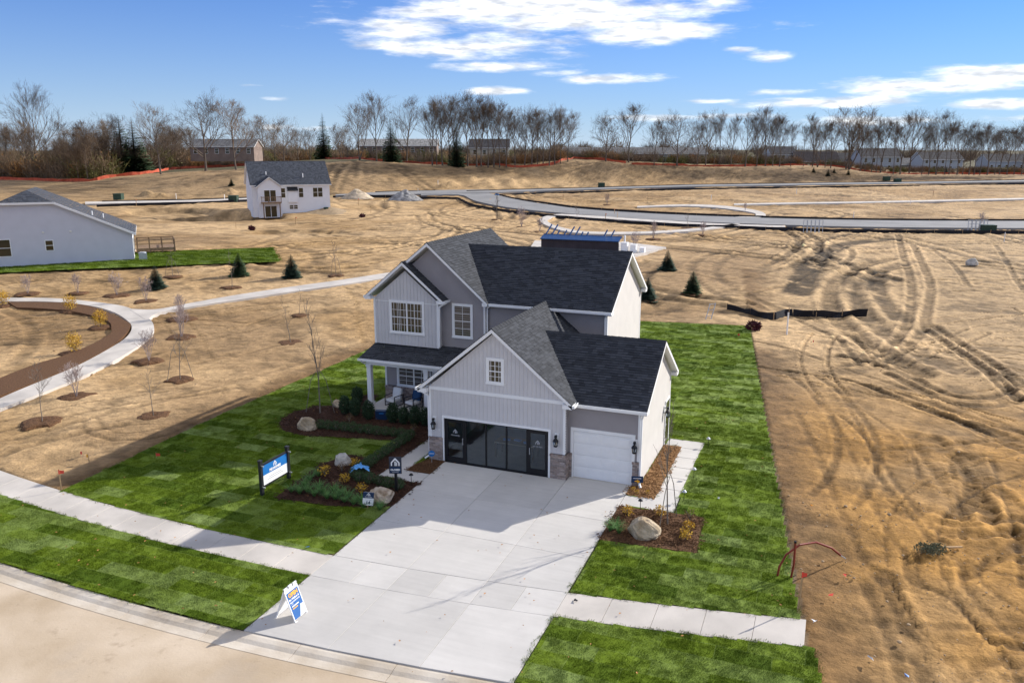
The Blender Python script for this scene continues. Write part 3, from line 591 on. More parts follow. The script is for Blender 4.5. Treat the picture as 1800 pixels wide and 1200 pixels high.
# grass blades: instanced tufts
def gn_scatter(name,P,rot,sc,variants,mats_,label):
    """one point mesh whose vertices carry instances of the unlinked variant meshes"""
    col=bpy.data.collections.new(name+'_source')
    for me in variants: col.objects.link(bpy.data.objects.new('tuft',me))
    me=bpy.data.meshes.new(name); me.vertices.add(len(P)); me.vertices.foreach_set('co',np.asarray(P,np.float32).ravel())
    a=me.attributes.new('rz','FLOAT','POINT'); a.data.foreach_set('value',np.asarray(rot,np.float32)); a=me.attributes.new('sc','FLOAT','POINT'); a.data.foreach_set('value',np.asarray(sc,np.float32))
    o=obj(name,me,kind='stuff',label=label)
    g=bpy.data.node_groups.new(name,'GeometryNodeTree'); g.interface.new_socket('Geometry',in_out='INPUT',socket_type='NodeSocketGeometry'); g.interface.new_socket('Geometry',in_out='OUTPUT',socket_type='NodeSocketGeometry')
    N=g.nodes; L=g.links; gi=N.new('NodeGroupInput'); go=N.new('NodeGroupOutput'); ip=N.new('GeometryNodeInstanceOnPoints'); ci=N.new('GeometryNodeCollectionInfo'); ci.inputs['Collection'].default_value=col
    ci.inputs['Separate Children'].default_value=True; ci.inputs['Reset Children'].default_value=True
    ar=N.new('GeometryNodeInputNamedAttribute'); ar.data_type='FLOAT'; ar.inputs[0].default_value='rz'; sc_=N.new('GeometryNodeInputNamedAttribute'); sc_.data_type='FLOAT'; sc_.inputs[0].default_value='sc'
    cx=N.new('ShaderNodeCombineXYZ'); L.new(ar.outputs['Attribute'],cx.inputs[2]); L.new(gi.outputs[0],ip.inputs['Points']); L.new(ci.outputs[0],ip.inputs['Instance']); ip.inputs['Pick Instance'].default_value=True
    L.new(cx.outputs[0],ip.inputs['Rotation']); L.new(sc_.outputs['Attribute'],ip.inputs['Scale']); L.new(ip.outputs[0],go.inputs[0])
    md=o.modifiers.new('scatter','NODES'); md.node_group=g; return o
def tuft(n,h,spread,w):
    b=MB()
    for k in range(n):
        a=random.uniform(0,6.283); r=spread*math.sqrt(random.random()); x,y=r*math.cos(a),r*math.sin(a); l=h*random.uniform(.6,1.15); t=random.uniform(0,6.283); bx,by=math.cos(t)*l*.5,math.sin(t)*l*.5; px_,py_=-math.sin(t)*w,math.cos(t)*w
        b.quad((x-px_,y-py_,0),(x+px_,y+py_,0),(x+bx,y+by,l))
    return b.mesh('tuft',M_grass)
TUFTS=[tuft(44,.040,.15,.0055) for _ in range(3)]
def grass_pts(x0,x1,y0,y1,dens,fn):
    n=int((x1-x0)*(y1-y0)*dens); x=rng.uniform(x0,x1,n); y=rng.uniform(y0,y1,n); k=fn(x,y); return x[k],y[k]
gx1,gy1=grass_pts(-14.2,16.4,-9.2,9,62,inlawn); gx2,gy2=grass_pts(-14.2,16.4,9,34.4,32,inlawn)
gx3,gy3=grass_pts(-24,.75,-14,-7,75,lambda x,y:inpoly(x,y,STRIPL)); gx4,gy4=grass_pts(9,17.2,-13.7,-7.4,75,lambda x,y:inpoly(x,y,STRIPR))
gx=np.concatenate([gx1,gx2,gx3,gx4]); gy=np.concatenate([gy1,gy2,gy3,gy4])
q=[tuple(gp(u,v).xy) for u,v in ((-60,486),(100,478),(250,472),(400,466),(492,463),(480,438),(400,441),(250,446),(100,449),(-60,452))]
gx5,gy5=grass_pts(min(a for a,b in q),max(a for a,b in q),min(b for a,b in q),max(b for a,b in q),9,lambda x,y:inpoly(x,y,q)); NL=len(gx); gx=np.concatenate([gx,gx5]); gy=np.concatenate([gy,gy5])
gn_scatter('grass',np.stack([gx,gy,T(gx,gy)+np.where(np.arange(len(gx))<NL,.025,.2)],-1),rng.uniform(0,6.28,len(gx)),rng.uniform(.7,1.3,len(gx))*np.where(np.arange(len(gx))<NL,1.,2.6),TUFTS,None,'short blades of the sod lawns')
# mulch beds
for nm,poly,mm,lb in (('mulch_bed',BED_UP,M_mulch,'dark mulch planting bed with a low hedge in front of the porch'),('mulch_bed',BED_PIER,M_mulchm,'small mulch patch at the foot of the brick pier by the front walk'),('mulch_bed',BED_R,M_mulchm,'square mulch bed with a tan boulder beside the driveway'),('mulch_bed',BED_SIDE,M_mulchl,'long strip of light wood chips against the garage side wall')):
    sheet(nm,poly,[],mm,.035,.5,thick=.1,label=lb)
def chipmesh(mm):
    b=MB()
    for k in range(14):
        M=Matrix.Translation((random.uniform(-.16,.16),random.uniform(-.16,.16),random.uniform(0,.03)))@Matrix.Rotation(random.uniform(0,6.28),4,'Z')@Matrix.Rotation(random.uniform(-.6,.6),4,'X')
        l=random.uniform(.015,.045); b.box(-l,l,-l*.35,l*.35,0,.008,M)
    return b.mesh('chip',mm)
for nm,polys,mm,dens in (('mulch_chips',[BED_UP],M_mulch,26),('mulch_chips',[BED_R,BED_PIER],M_mulchm,30),('mulch_chips',[BED_SIDE],M_mulchl,40)):
    xs=[];ys=[]
    for p in polys:
        a=[q[0] for q in p];b_=[q[1] for q in p]; x,y=grass_pts(min(a),max(a),min(b_),max(b_),dens,lambda x,y:inpoly(x,y,p)); xs.append(x);ys.append(y)
    x=np.concatenate(xs);y=np.concatenate(ys)
    gn_scatter(nm,np.stack([x,y,T(x,y)+.035],-1),rng.uniform(0,6.28,len(x)),rng.uniform(.7,1.4,len(x)),[chipmesh(mm) for _ in range(3)],None,'loose shredded bark lying on the planting beds')
# stones and clods on the bare soil
def clod():
    b=MB(); bm=bmesh.new(); bmesh.ops.create_icosphere(bm,subdivisions=1,radius=1)
    for v in bm.verts: v.co*=random.uniform(.7,1.2); v.co.z*=.6
    me=bpy.data.meshes.new('clod'); bm.to_mesh(me); bm.free(); me.materials.append(M_ground_stone); return me
n=9500; x=rng.uniform(12.5,46,n); y=rng.uniform(-15,46,n); k=(x>lotR(y)+.3)&(~inpoly(x,y,ALLOT))&(fbm(x,y,91,3,.25)>.48); x=x[k];y=y[k]
x2=rng.uniform(-42,-13.4,2600);y2=rng.uniform(-8,40,2600); k=fbm(x2,y2,92,3,.25)>.5; x=np.concatenate([x,x2[k]]);y=np.concatenate([y,y2[k]])
gn_scatter('clods',np.stack([x,y,T(x,y)],-1),rng.uniform(0,6.28,len(x)),np.clip(rng.lognormal(-3.95,.5,len(x)),.008,.085),[clod() for _ in range(5)],None,'small stones and clods on the bare soil')
# winding park paths and far roads
pxstrip('path',[(0,704),(60,678),(140,644),(200,611),(224,594),(232,578),(224,566),(200,551),(160,540),(100,533),(12,532),(-40,533)],[(0,722),(80,692),(160,658),(220,626),(260,598),(271,580),(262,562),(226,543),(192,536),(140,530),(80,526),(-40,526)],M_conc,.13,thick=.3,label='curving pale concrete footpath round the mulch crescent')
pxstrip('path',[(258,566),(280,552),(340,541),(420,529),(520,514),(600,503),(690,489)],[(226,545),(275,546),(340,534),(420,520),(520,505),(600,494),(690,480)],M_conc,.137,thick=.3,label='pale concrete footpath branching off towards the house')
pxstrip('mulch_bed',[(0,668),(60,644),(130,622),(190,592),(196,580),(188,566),(140,552),(80,545),(30,543)],[(0,700),(60,676),(140,642),(200,609),(229,578),(220,566),(160,541),(100,534),(14,533)],M_mulchm,.14,thick=.3,label='brown mulch crescent inside the curve of the footpath')
pxstrip('path',[(1300,397),(1240,406),(1160,412),(1091,414),(1029,413),(990,408),(962,399),(949,390),(955,383),(984,378),(1040,381),(1091,384),(1240,394),(1380,399)],[(1300,394),(1240,402),(1160,408),(1091,410),(1029,409),(996,404),(972,397),(962,390),(967,386),(986,381),(1040,385),(1091,388),(1240,398),(1380,402)],M_conc,.22,thick=.4,label='pale path looping behind the blue pavilion')
pxstrip('path',[(1120,364),(1200,361),(1267,363),(1327,371),(1346,379),(1330,385),(1280,386)],[(1120,366),(1200,364),(1262,367),(1315,374),(1329,379),(1318,382),(1280,383.5)],M_conc,.22,thick=.4,label='pale path ending in a rounded bulb beside the silt fenced road')
pxstrip('path',[(1290,362),(1400,360),(1533,358),(1800,352)],[(1290,359.5),(1400,357.5),(1533,355.5),(1800,349.5)],M_conc,.22,thick=.4,label='straight thin pale path across the far soil')
ROADN=[(740,345),(807,344),(833,354),(883,365),(950,373),(1033,380),(1200,391),(1500,401),(1860,404)]; ROADF=[(740,338),(830,337),(867,343),(905,352),(967,362),(1033,370),(1200,380),(1500,389),(1860,391)]
pxstrip('road',ROADN,ROADF,M_asph,.25,thick=.4,label='new grey road curving across the site between silt fences')
pxstrip('road',[(590,348),(660,345),(780,342),(860,341)],[(590,344),(660,340),(780,336),(860,335)],M_asph,.30,thick=.5,label='stretch of new grey road behind the gravel pile')
pxstrip('road',[(850,341),(1000,336),(1200,330),(1400,327),(1860,320)],[(850,337),(1000,332.5),(1200,327),(1400,324),(1860,317)],M_asph,.30,thick=.5,label='far new grey road along the foot of the berm')
pxstrip('road',[(150,361),(250,359),(350,357),(450,353)],[(150,357),(250,355.5),(350,353.5),(450,349.5)],M_conc,.30,thick=.5,label='pale far road behind the pale ranch house')
pxstrip('lawn',[(-60,486),(100,478),(250,472),(400,466),(492,463)],[(-60,452),(100,449),(250,446),(400,441),(480,438)],M_grass,.22,label='green sod strip beside the pale ranch house')
# ------------------------------------------------------------------ the model house
def shingle_slope(b,A,B,C,D,expo=.145,tab=.27,base=(.050,.053,.060),vr=.3):
    """courses of single shingle tabs; A-B is the eave, D-C the top edge"""
    A,B,C,D=[Vector(p) for p in (A,B,C,D)]; n=(B-A).cross(D-A).normalized()
    if n.z<0: n=-n
    L=((D-A).length+(C-B).length)/2; k=max(2,int(L/expo))
    for i in range(k):
        t0,t1=i/k,(i+1)/k+.12/k; t1=min(t1,1)
        p0,p1=A.lerp(D,t0),B.lerp(C,t0); q0,q1=A.lerp(D,t1),B.lerp(C,t1); w=(p1-p0).length
        if w<.05: continue
        x=-random.uniform(0,tab); cuts=[0.]
        while True:
            x+=tab*random.uniform(.6,1.4)
            if x>=w-.02: break
            if x>.02: cuts.append(x/w)
        cuts.append(1.)
        for s0,s1 in zip(cuts[:-1],cuts[1:]):
            lift=.018+random.choice((0,0,.008,.014)); v=1+vr*(random.random()-.5)*2; c=tuple(x*v for x in base)
            a,b1=p0.lerp(p1,s0)+n*lift,p0.lerp(p1,s1)+n*lift; d,c1=q0.lerp(q1,s0)+n*.002,q0.lerp(q1,s1)+n*.002
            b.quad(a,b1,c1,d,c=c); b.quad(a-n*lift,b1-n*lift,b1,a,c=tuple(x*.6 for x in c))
def gable_roof(parent,axis,rc,rz,half,ez,s0,s1,th=.17,caps=True,base=(.050,.053,.060),name='roof',fasc=None,expo=.145,e0=None):
    """axis 'x' or 'y' is the ridge direction; rc ridge position on the other axis; half=(low side, high side) run"""
    P=(lambda s,t,z:(s,rc+t,z)) if axis=='x' else (lambda s,t,z:(rc+t,s,z))
    fasc=fasc or M_white
    deck=MB(); sh=MB(); s0e,s1e=s0,s1
    for sg,h in ((-1,half[0]),(1,half[1])):
        e=sg*h
        if axis=='x': A,B,Cc,Dd=P(s0 if e0 is None else e0,e,ez),P(s1,e,ez),P(s1,0,rz),P(s0,0,rz)
        else: A,B,Cc,Dd=P(s0,e,ez),P(s1,e,ez),P(s1,0,rz),P(s0,0,rz)
        shingle_slope(sh,A,B,Cc,Dd,expo=expo,base=base)
        v=[Vector(q) for q in (A,B,Cc,Dd)]; dn=Vector((0,0,-th)); lo=[q+dn for q in v]; up=Vector((0,0,-.012)); v=[q+up for q in v]
        deck.quad(*v,m=1); deck.quad(*reversed(lo)); deck.quad(v[0],lo[0],lo[1],v[1]); deck.quad(v[1],lo[1],lo[2],v[2]); deck.quad(v[3],lo[3],lo[0],v[0])
    r=sh.build(name,M_shing,parent)
    deck.build('rake_and_fascia',[fasc,M_dark],r)
    if caps:
        c=MB(); x=s0
        while x<s1-.05:
            x2=min(x+.30,s1); v=1+.3*(random.random()-.5); col=tuple(k*v*.8 for k in base)
            for sg,h in ((-1,half[0]),(1,half[1])):
                w=.16; dz=(rz-ez)/h*w
                c.quad(P(x,0,rz+.045),P(x2,0,rz+.032),P(x2,sg*w,rz-dz+.030),P(x,sg*w,rz-dz+.040),c=col)
                c.quad(P(x,sg*w,rz-dz+.040),P(x2,sg*w,rz-dz+.030),P(x2,sg*w,rz-dz),P(x,sg*w,rz-dz),c=col)
            for e in (x,): c.quad(P(e,0,rz+.045),P(e,.16,rz-.16*(rz-ez)/half[1]+.04),P(e,0,rz),P(e,-.16,rz-.16*(rz-ez)/half[0]+.04),c=col)
            x=x2
        c.build('ridge_cap',M_shing,r)
    return r
def lap_wall(parent,poly,plane,pos,nrm,mats,course=.112,openings=(),name='wall',back=.12):
    """poly: convex (s,z) outline on the plane; horizontal lap boards really step out by 14 mm"""
    b=MB(); zs=[p[1] for p in poly]; z=min(zs); zm=max(zs)
    def P(s,z,o): return (s,pos+nrm*o,z) if plane=='y' else (pos+nrm*o,s,z)
    def span(z):
        xs=[]
        for (a,za),(c,zc) in zip(poly,poly[1:]+poly[:1]):
            if (za-z)*(zc-z)<=0 and abs(za-zc)>1e-9: xs.append(a+(c-a)*(z-za)/(zc-za))
            elif abs(za-zc)<1e-9 and abs(za-z)<1e-6: xs+= [a,c]
        return (min(xs),max(xs)) if len(xs)>1 else None
    while z<zm-.005:
        z1=min(z+course,zm); a=span(z+1e-5); c=span(z1-1e-5)
        if a and c:
            ivs=[(0.,1.)]
            for (o0,o1,oz0,oz1) in openings:
                if oz0<z1-.02 and oz1>z+.02:
                    w=max(a[1]-a[0],1e-6); f0,f1=(o0-a[0])/w,(o1-a[0])/w; nv=[]
                    for i0,i1 in ivs:
                        if f1<=i0 or f0>=i1: nv.append((i0,i1)); continue
                        if f0>i0: nv.append((i0,f0))
                        if f1<i1: nv.append((f1,i1))
                    ivs=nv
            for i0,i1 in ivs:
                la=lambda t:a[0]+(a[1]-a[0])*t; lc=lambda t:c[0]+(c[1]-c[0])*t
                b.quad(P(la(i0),z,.016),P(la(i1),z,.016),P(lc(i1),z1,.002),P(lc(i0),z1,.002)); b.quad(P(la(i0),z,.002),P(la(i1),z,.002),P(la(i1),z,.016),P(la(i0),z,.016))
        z=z1
    return b.build(name,mats,parent)
def bnb_wall(parent,polys,y,mats,sp=.185,name='wall'):
    """upright boards with proud battens on a wall facing -Y; polys are convex (x,z) pieces"""
    b=MB()
    for poly in polys:
        n=len(b.v); b.v+=[(x,y,z) for x,z in poly]; b.f.append(tuple(range(n,n+len(poly)))); b.c.append(None); b.m.append(0)
        xs=[p[0] for p in poly]; x=math.ceil(min(xs)/sp)*sp
        while x<max(xs)-.02:
            zz=[]
            for (a,za),(c,zc) in zip(poly,poly[1:]+poly[:1]):
                if (a-x)*(c-x)<=0 and abs(a-c)>1e-9: zz.append(za+(zc-za)*(x-a)/(c-a))
            if len(zz)>1 and max(zz)-min(zz)>.05: b.box(x-.014,x+.014,y-.016,y+.004,min(zz)+.002,max(zz)-.002)
            x+=sp
    return b.build(name,mats,parent)
def bricks(parent,x0,x1,y0,y1,z0,z1,name='brick_pier'):
    """a pier of single bricks round a mortar core, front (y0), both ends"""
    b=MB(); b.box(x0+.012,x1-.012,y0+.012,y1,z0,z1,c=(.36,.33,.30)); h=.075; z=z0; row=0
    while z<z1-.09:
        zt=min(z+h,z1)-.010
        def run(a,c,fn):
            p=a-(.105 if row%2 else 0)
            while p<c-.02:
                q0,q1=max(p,a),min(p+.205,c)-.010
                if q1-q0>.02: fn(q0,q1)
                p+=.215
        def colr(): 
            v=random.uniform(.7,1.25); return tuple(k*v for k in random.choice(((.34,.26,.225),(.29,.23,.205),(.40,.32,.275),(.35,.295,.27))))
        run(x0,x1,lambda a,c:b.box(a,c,y0+random.uniform(-.003,.003),y0+.03,z,zt,c=colr()))
        for xe,sg in ((x0,1),(x1,-1)): run(y0+.035,y1,lambda a,c:b.box(min(xe,xe+sg*.03),max(xe,xe+sg*.03),a,c,z,zt,c=colr()))
        z+=h; row+=1
    x=x0-.02
    while x<x1+.0: b.box(x,min(x+.075,x1+.02)-.008,y0-.025,y1,z1-.09,z1,c=colr()); x+=.078      # soldier cap
    return b.build(name,M_brick,parent)
def window(parent,x0,x1,z0,z1,y,units=1,grid=(2,2),trim=.10,double=True,name='window',frame=M_white,pane=None):
    """double-hung window facing -Y on the plane y"""
    t=MB(); o=.045
    t.box(x0,x1,y-o,y,z1-trim,z1); t.box(x0-.02,x1+.02,y-o-.015,y,z0-.01,z0+trim*.9); t.box(x0,x0+trim,y-o,y,z0+trim*.9,z1-trim); t.box(x1-trim,x1,y-o,y,z0+trim*.9,z1-trim)
    w=t.build(name,frame,parent); ix0,ix1,iz0,iz1=x0+trim,x1-trim,z0+trim*.9,z1-trim; uw=(ix1-ix0)/units
    s=MB(); mu=MB()
    for k in range(units):
        a,c=ix0+k*uw,ix0+(k+1)*uw; f=.04; zm=(iz0+iz1)/2
        s.box(a,a+f,y-.035,y,iz0,iz1); s.box(c-f,c,y-.035,y,iz0,iz1); s.box(a+f,c-f,y-.035,y,iz0,iz0+f); s.box(a+f,c-f,y-.035,y,iz1-f,iz1)
        halves=[(iz0+f,zm-.02),(zm+.02,iz1-f)] if double else [(iz0+f,iz1-f)]
        if double: s.box(a+f,c-f,y-.033,y,zm-.02,zm+.02)
        for h0,h1 in halves:
            pn=MB(); pn.quad((a+f,y-.012,h0),(c-f,y-.012,h0),(c-f,y-.012,h1),(a+f,y-.012,h1)); pn.build('pane',pane or M_pane,w)
            for i in range(1,grid[0]): xx=a+f+(c-a-2*f)*i/grid[0]; mu.box(xx-.009,xx+.009,y-.022,y-.013,h0,h1)
            for i in range(1,grid[1]): zz=h0+(h1-h0)*i/grid[1]; mu.box(a+f,c-f,y-.0225,y-.0135,zz-.009,zz+.009)
    s.build('sash',frame,w)
    if mu.v: mu.build('muntin',frame,w)
    return w
def gutter(parent,a,b_,side,name='gutter'):
    a=Vector(a);b_=Vector(b_); m=MB(); d=(b_-a); L=d.length; d.normalize(); s=Vector(side); M=Matrix(((d.x,s.x,0,a.x),(d.y,s.y,0,a.y),(d.z,s.z,1,a.z),(0,0,0,1)))
    for q in ((0,L,0,.006,-.11,0),(0,L,0,.10,-.11,-.104),(0,L,.094,.112,-.11,.006),(0,.006,.007,.093,-.103,0),(L-.006,L,.007,.093,-.103,0)): m.box(*q,M)
    return m.build(name,M_white,parent)
def downspout(parent,pts,name='downspout'):
    m=MB()
    for a,b_ in zip(pts[:-1],pts[1:]): m.bar(a,b_,.075,.06,up=(0,1,0.01))
    return m.build(name,M_white,parent)
H=thing('model_house','two storey grey house with dark shingle roofs and a glazed garage front','house')
# walls -------------------------------------------------------------
bnb_wall(H,[[(.08,1.12),(.60,1.12),(.60,3.32),(.08,3.32)],[(5.68,1.12),(6.23,1.12),(6.23,3.32),(5.68,3.32)],[(.60,2.16),(5.68,2.16),(5.68,3.32),(.60,3.32)]],0,M_bnb)
bnb_wall(H,[[(0,3.44),(6.31,3.44),(3.10,6.08)]],0.004,M_bnb)
pieces('wall_base',[(0,.69,.005,.12,0,1.12),(5.58,6.31,.005,.12,0,1.12)],M_lap,H)
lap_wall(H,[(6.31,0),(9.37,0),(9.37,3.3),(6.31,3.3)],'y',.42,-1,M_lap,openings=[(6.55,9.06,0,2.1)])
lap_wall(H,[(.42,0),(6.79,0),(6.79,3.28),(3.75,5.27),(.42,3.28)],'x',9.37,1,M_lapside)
lap_wall(H,[(0,0),(6.5,0),(6.5,3.3),(0,3.3)],'x',0.,-1,M_lap)
lap_wall(H,[(0,0),(.42,0),(.42,3.3),(0,3.3)],'x',6.31,1,M_lap)
lap_wall(H,[(-6.40,3.3),(-.115,3.3),(-.115,6.0),(-3.2,8.62),(-6.40,6.0)],'y',6.5,-1,M_lap)
bnb_wall(H,[[(-6.32,3.5),(-2.66,3.5),(-2.66,5.98),(-4.49,7.46),(-6.32,5.98)]],6.15,M_bnb,.2)
pieces('wall_return',[(-6.40,-6.32,6.153,6.5,3.5,6.0),(-2.66,-2.59,6.153,6.5,3.5,6.0)],M_bnb,H)
lap_wall(H,[(-.115,3.2),(6.23,3.2),(6.23,6.),(-.115,6.)],'y',6.65,-1,M_lap)
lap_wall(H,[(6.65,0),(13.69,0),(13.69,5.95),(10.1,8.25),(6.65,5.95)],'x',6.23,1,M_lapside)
lap_wall(H,[(-6.4,.12),(0,.12),(0,3.4),(-6.4,3.4)],'y',7.1,-1,M_lap,openings=[(-6.4,0,.12,.85)])
lap_wall(H,[(7.1,0),(14.1,0),(14.1,6.),(7.1,6.)],'x',-6.4,-1,M_lap)
pieces('wall_rear',[(-6.37,6.2,13.7,14.0,0,6.0),(-6.3,6.15,8.9,13.6,0,5.9),(.1,6.2,6.82,6.84,0,3.1),(6.25,9.3,6.7,6.76,0,3.2)],M_lap,H)
# corner boards, bands ----------------------------------------------
pieces('corner_board',[(-.012,.085,-.03,.09,1.12,3.31),(6.225,6.322,-.03,.09,1.12,3.31),(9.29,9.384,.385,.50,1.1,3.3),(-6.412,-6.31,6.118,6.2,3.5,6.),(-2.68,-2.578,6.118,6.2,3.5,6.),(-.20,-.10,6.468,6.6,3.4,6.0),
 (6.15,6.245,6.615,6.72,3.1,6.),(6.16,6.25,13.62,13.71,0,5.9),(-6.42,-6.31,7.06,7.2,.85,3.2),(9.30,9.384,6.72,6.80,0,3.25)],M_white,H)
pieces('band_board',[(-.012,6.322,-.028,.02,3.31,3.46),(-6.30,-2.69,6.128,6.16,5.80,5.83)],M_white,H)

# roofs --------------------------------------------------------------
gable_roof(H,'y',3.10,6.30,(3.58,3.56),3.38,-.25,6.62)
gable_roof(H,'x',3.75,5.48,(3.45,3.45),3.31,3.3,9.66)
gable_roof(H,'y',-3.18,8.96,(3.60,3.34),6.07,6.12,14.48)
gable_roof(H,'x',10.10,8.50,(3.86,3.86),6.06,-2.75,6.54,e0=.12)
gable_roof(H,'y',-4.47,7.96,(2.30,2.30),6.07,5.82,7.6,caps=True)
pr=MB(); shingle_slope(pr,(-6.78,5.02,2.87),(-.02,5.02,2.87),(-.02,6.6,3.60),(-6.42,6.6,3.60))
pr_=pr.build('porch_roof',M_shing,H)
m=MB(); m.box(-6.74,-.03,5.04,5.14,2.70,2.86); m.box(-6.72,-.03,5.14,7.05,2.70,2.74); m.quad((-6.76,5.03,2.86),(-6.40,6.6,3.59),(-6.40,6.6,2.74),(-6.74,5.03,2.74)); m.box(-6.5,-.03,5.26,5.50,2.50,2.70); m.build('porch_beam',M_white,pr_)
# white inner rake boards under the big gable overhang are part of the deck; soffit returns:
pieces('eave_return',[(x,x+w,y,y+.3,z,z+.17) for x,y,z,w in ((-.46,-.25,3.20,.42),(6.24,-.25,3.20,.42),(-6.78,5.83,5.90,.36),(-2.55,5.83,5.90,.36),(-.14,6.13,5.90,.30))]+[(9.38,9.65,.31,.75,3.12,3.28),(9.38,9.65,6.8,7.18,3.12,3.28),(6.25,6.53,6.26,6.7,5.86,6.03),(6.25,6.53,13.6,13.94,5.86,6.03)],M_white,H)
# gutters and downspouts
gutter(H,(6.70,.30,3.30),(9.68,.30,3.30),(0,-1,0)); gutter(H,(.22,6.24,6.05),(6.54,6.24,6.05),(0,-1,0)); gutter(H,(-6.80,5.02,2.86),(-.45,5.02,2.86),(0,-1,0))
gutter(H,(-2.17,5.82,6.06),(-2.17,6.5,6.06),(1,0,0)); gutter(H,(6.66,-.25,3.37),(6.66,.3,3.37),(1,0,0)); gutter(H,(-.48,5.0,3.37),(-.48,-.25,3.37),(-1,0,0)); gutter(H,(-6.78,14.4,6.06),(-6.78,5.9,6.06),(-1,0,0))
downspout(H,[(9.52,.24,3.2),(9.44,.36,2.95),(9.43,.36,.15),(9.52,.2,.06)]); downspout(H,[(-2.08,6.1,5.95),(-2.5,6.08,5.72),(-2.53,6.08,3.6)]); downspout(H,[(.30,6.2,5.95),(-.02,6.55,5.75),(-.02,6.55,4.3)])
downspout(H,[(6.40,6.18,5.95),(6.15,6.56,5.75),(6.15,6.56,4.1)]); downspout(H,[(-.52,-.1,3.27),(-.07,.03,3.0),(-.07,.03,.2),(-.25,-.12,.08)]); downspout(H,[(-6.66,4.97,2.76),(-6.5,5.2,2.55)])
# brickwork
bricks(H,-.05,.60,-.05,.12,-.04,1.12); bricks(H,5.68,6.38,-.05,.40,-.04,1.10); bricks(H,6.385,6.50,.36,.42,-.04,1.10); bricks(H,9.11,9.40,.36,.44,-.04,1.08); bricks(H,-6.42,-.02,7.03,7.1,.12,.88,name='brick_skirt')
# windows
window(H,-5.46,-3.40,4.12,5.90,6.15,2,(2,2)); window(H,-1.97,-.80,4.08,5.89,6.5,1,(2,2)); window(H,2.75,3.57,3.85,5.01,.004,1,(2,2)); window(H,-5.68,-3.60,.90,2.14,7.1,2,(2,2))
m=MB(); m.box(-3.5,-3.3,7.06,7.1,.13,2.5); m.build('door_trim',M_white,H)
fd=MB(); fd.box(-2.5,-1.5,7.05,7.12,.14,2.2); fdo=fd.build('front_door',M_navy,H)
m=MB(); m.box(-2.6,-2.5,7.04,7.11,.14,2.3); m.box(-1.5,-1.4,7.04,7.11,.14,2.3); m.box(-2.5,-1.5,7.04,7.11,2.2,2.3); m.build('frame',M_white,fdo)
# porch slab, posts
m=MB(); m.box(-6.5,-.01,5.1,7.1,-.1,.13); m.build('porch_slab',M_drive,H)
for x in (-6.36,-2.97):
    m=MB(); m.box(x-.12,x+.12,5.27,5.51,.16,2.5); m.box(x-.17,x+.17,5.22,5.56,.13,.40); m.box(x-.15,x+.15,5.24,5.54,2.38,2.5); m.build('porch_post',M_white,H)
# storefront
m=MB()
m.box(.60,.69,-.035,.10,1.12,2.06); m.box(.625,.69,-.03,.10,0,1.12); m.box(5.58,5.68,-.035,.10,1.11,2.06); m.box(5.58,5.665,-.03,.10,0,1.11); m.box(.60,5.68,-.036,.10,2.06,2.17)
m.build('storefront_trim',M_white,H)
m=MB(); m.box(.69,.74,.02,.10,0,2.06); m.box(5.53,5.58,.02,.10,0,2.06); m.box(.74,5.53,.02,.10,2.0,2.06); m.box(1.74,4.6,.02,.10,0.02,.07); m.box(.69,5.58,-.01,.12,-.03,.018)
for x in (1.72,2.69,3.65,4.60): m.box(x-.03,x+.03,.021,.101,.018,2.0)
sf=m.build('storefront_frame',M_black,H)
for a,b_ in ((1.75,2.66),(2.72,3.62),(3.68,4.57)):
    p=MB(); p.box(a,b_,.055,.065,.07,2.0); p.build('pane',M_store,sf)
for a,b_,hx in ((.75,1.685,1.60),(4.635,5.525,4.74)):
    d=MB(); d.box(a,a+.11,.015,.085,.02,1.99); d.box(b_-.11,b_,.015,.085,.02,1.99); d.box(a+.11,b_-.11,.015,.085,.02,.27); d.box(a+.11,b_-.11,.015,.085,1.88,1.99); dd=d.build('glass_door',M_black,H)
    p=MB(); p.box(a+.11,b_-.11,.045,.055,.27,1.88); p.build('pane',M_store,dd)
    k=MB(); k.bar((hx,-.03,.92),(hx,-.03,1.22),.025); k.bar((hx,-.03,.95),(hx,.02,.95),.02); k.bar((hx,-.03,1.19),(hx,.02,1.19),.02); k.build('handle',M_steel,dd)
    cx=(a+b_)/2; lg=obj('emblem',logo(.19,M_grey),dd); put(lg,Matrix.Translation((cx,.040,1.48))@Matrix.Rotation(R_(90),4,'X'))
    letters('M/I HOMES',.09,M_grey,dd,Matrix.Translation((cx,.040,1.29))@Matrix.Rotation(R_(90),4,'X'))
# interior behind the glass
m=MB(); m.box(.1,6.2,.13,5.2,-.02,.01); m.build('interior_floor',M_inn,H)
m=MB(); m.box(.1,6.2,5.2,5.25,0,2.6); m.box(.02,.1,.13,5.2,0,2.6); m.box(6.2,6.28,.13,5.2,0,2.6); m.box(.1,6.2,.13,5.2,2.6,2.65); m.build('interior_wall',M_inw,H)
m=MB(); m.box(.3,4.4,5.12,5.195,.9,1.5); m.build('display_board',M_inb,H)
tb=thing('meeting_table','pale wooden table with folded blue papers behind the garage glass','table',(3.5,1.7,.01))
m=MB(); m.box(-.95,.95,-.42,.42,.70,.75); m.build('table_top',mat('table_wood',(.42,.34,.25),.5,.1,5),tb)
for x in (-.88,.88):
    for y in (-.36,.36): m=MB(); m.box(x-.03,x+.03,y-.03,y+.03,0,.70); m.build('leg',M_black,tb)
for x,y,r in ((-.5,0,.3),(0,.1,-.2),(.5,-.05,.5)): m=MB(); M_=Matrix.Translation((x,y,.752))@Matrix.Rotation(r,4,'Z'); m.box(-.16,.16,-.11,.11,0,.03,M_); m.box(-.15,.1,-.1,.08,.03,.05,M_); m.build('paper_stack',mat('paper_blue',(.25,.40,.75),.6,.1),tb)
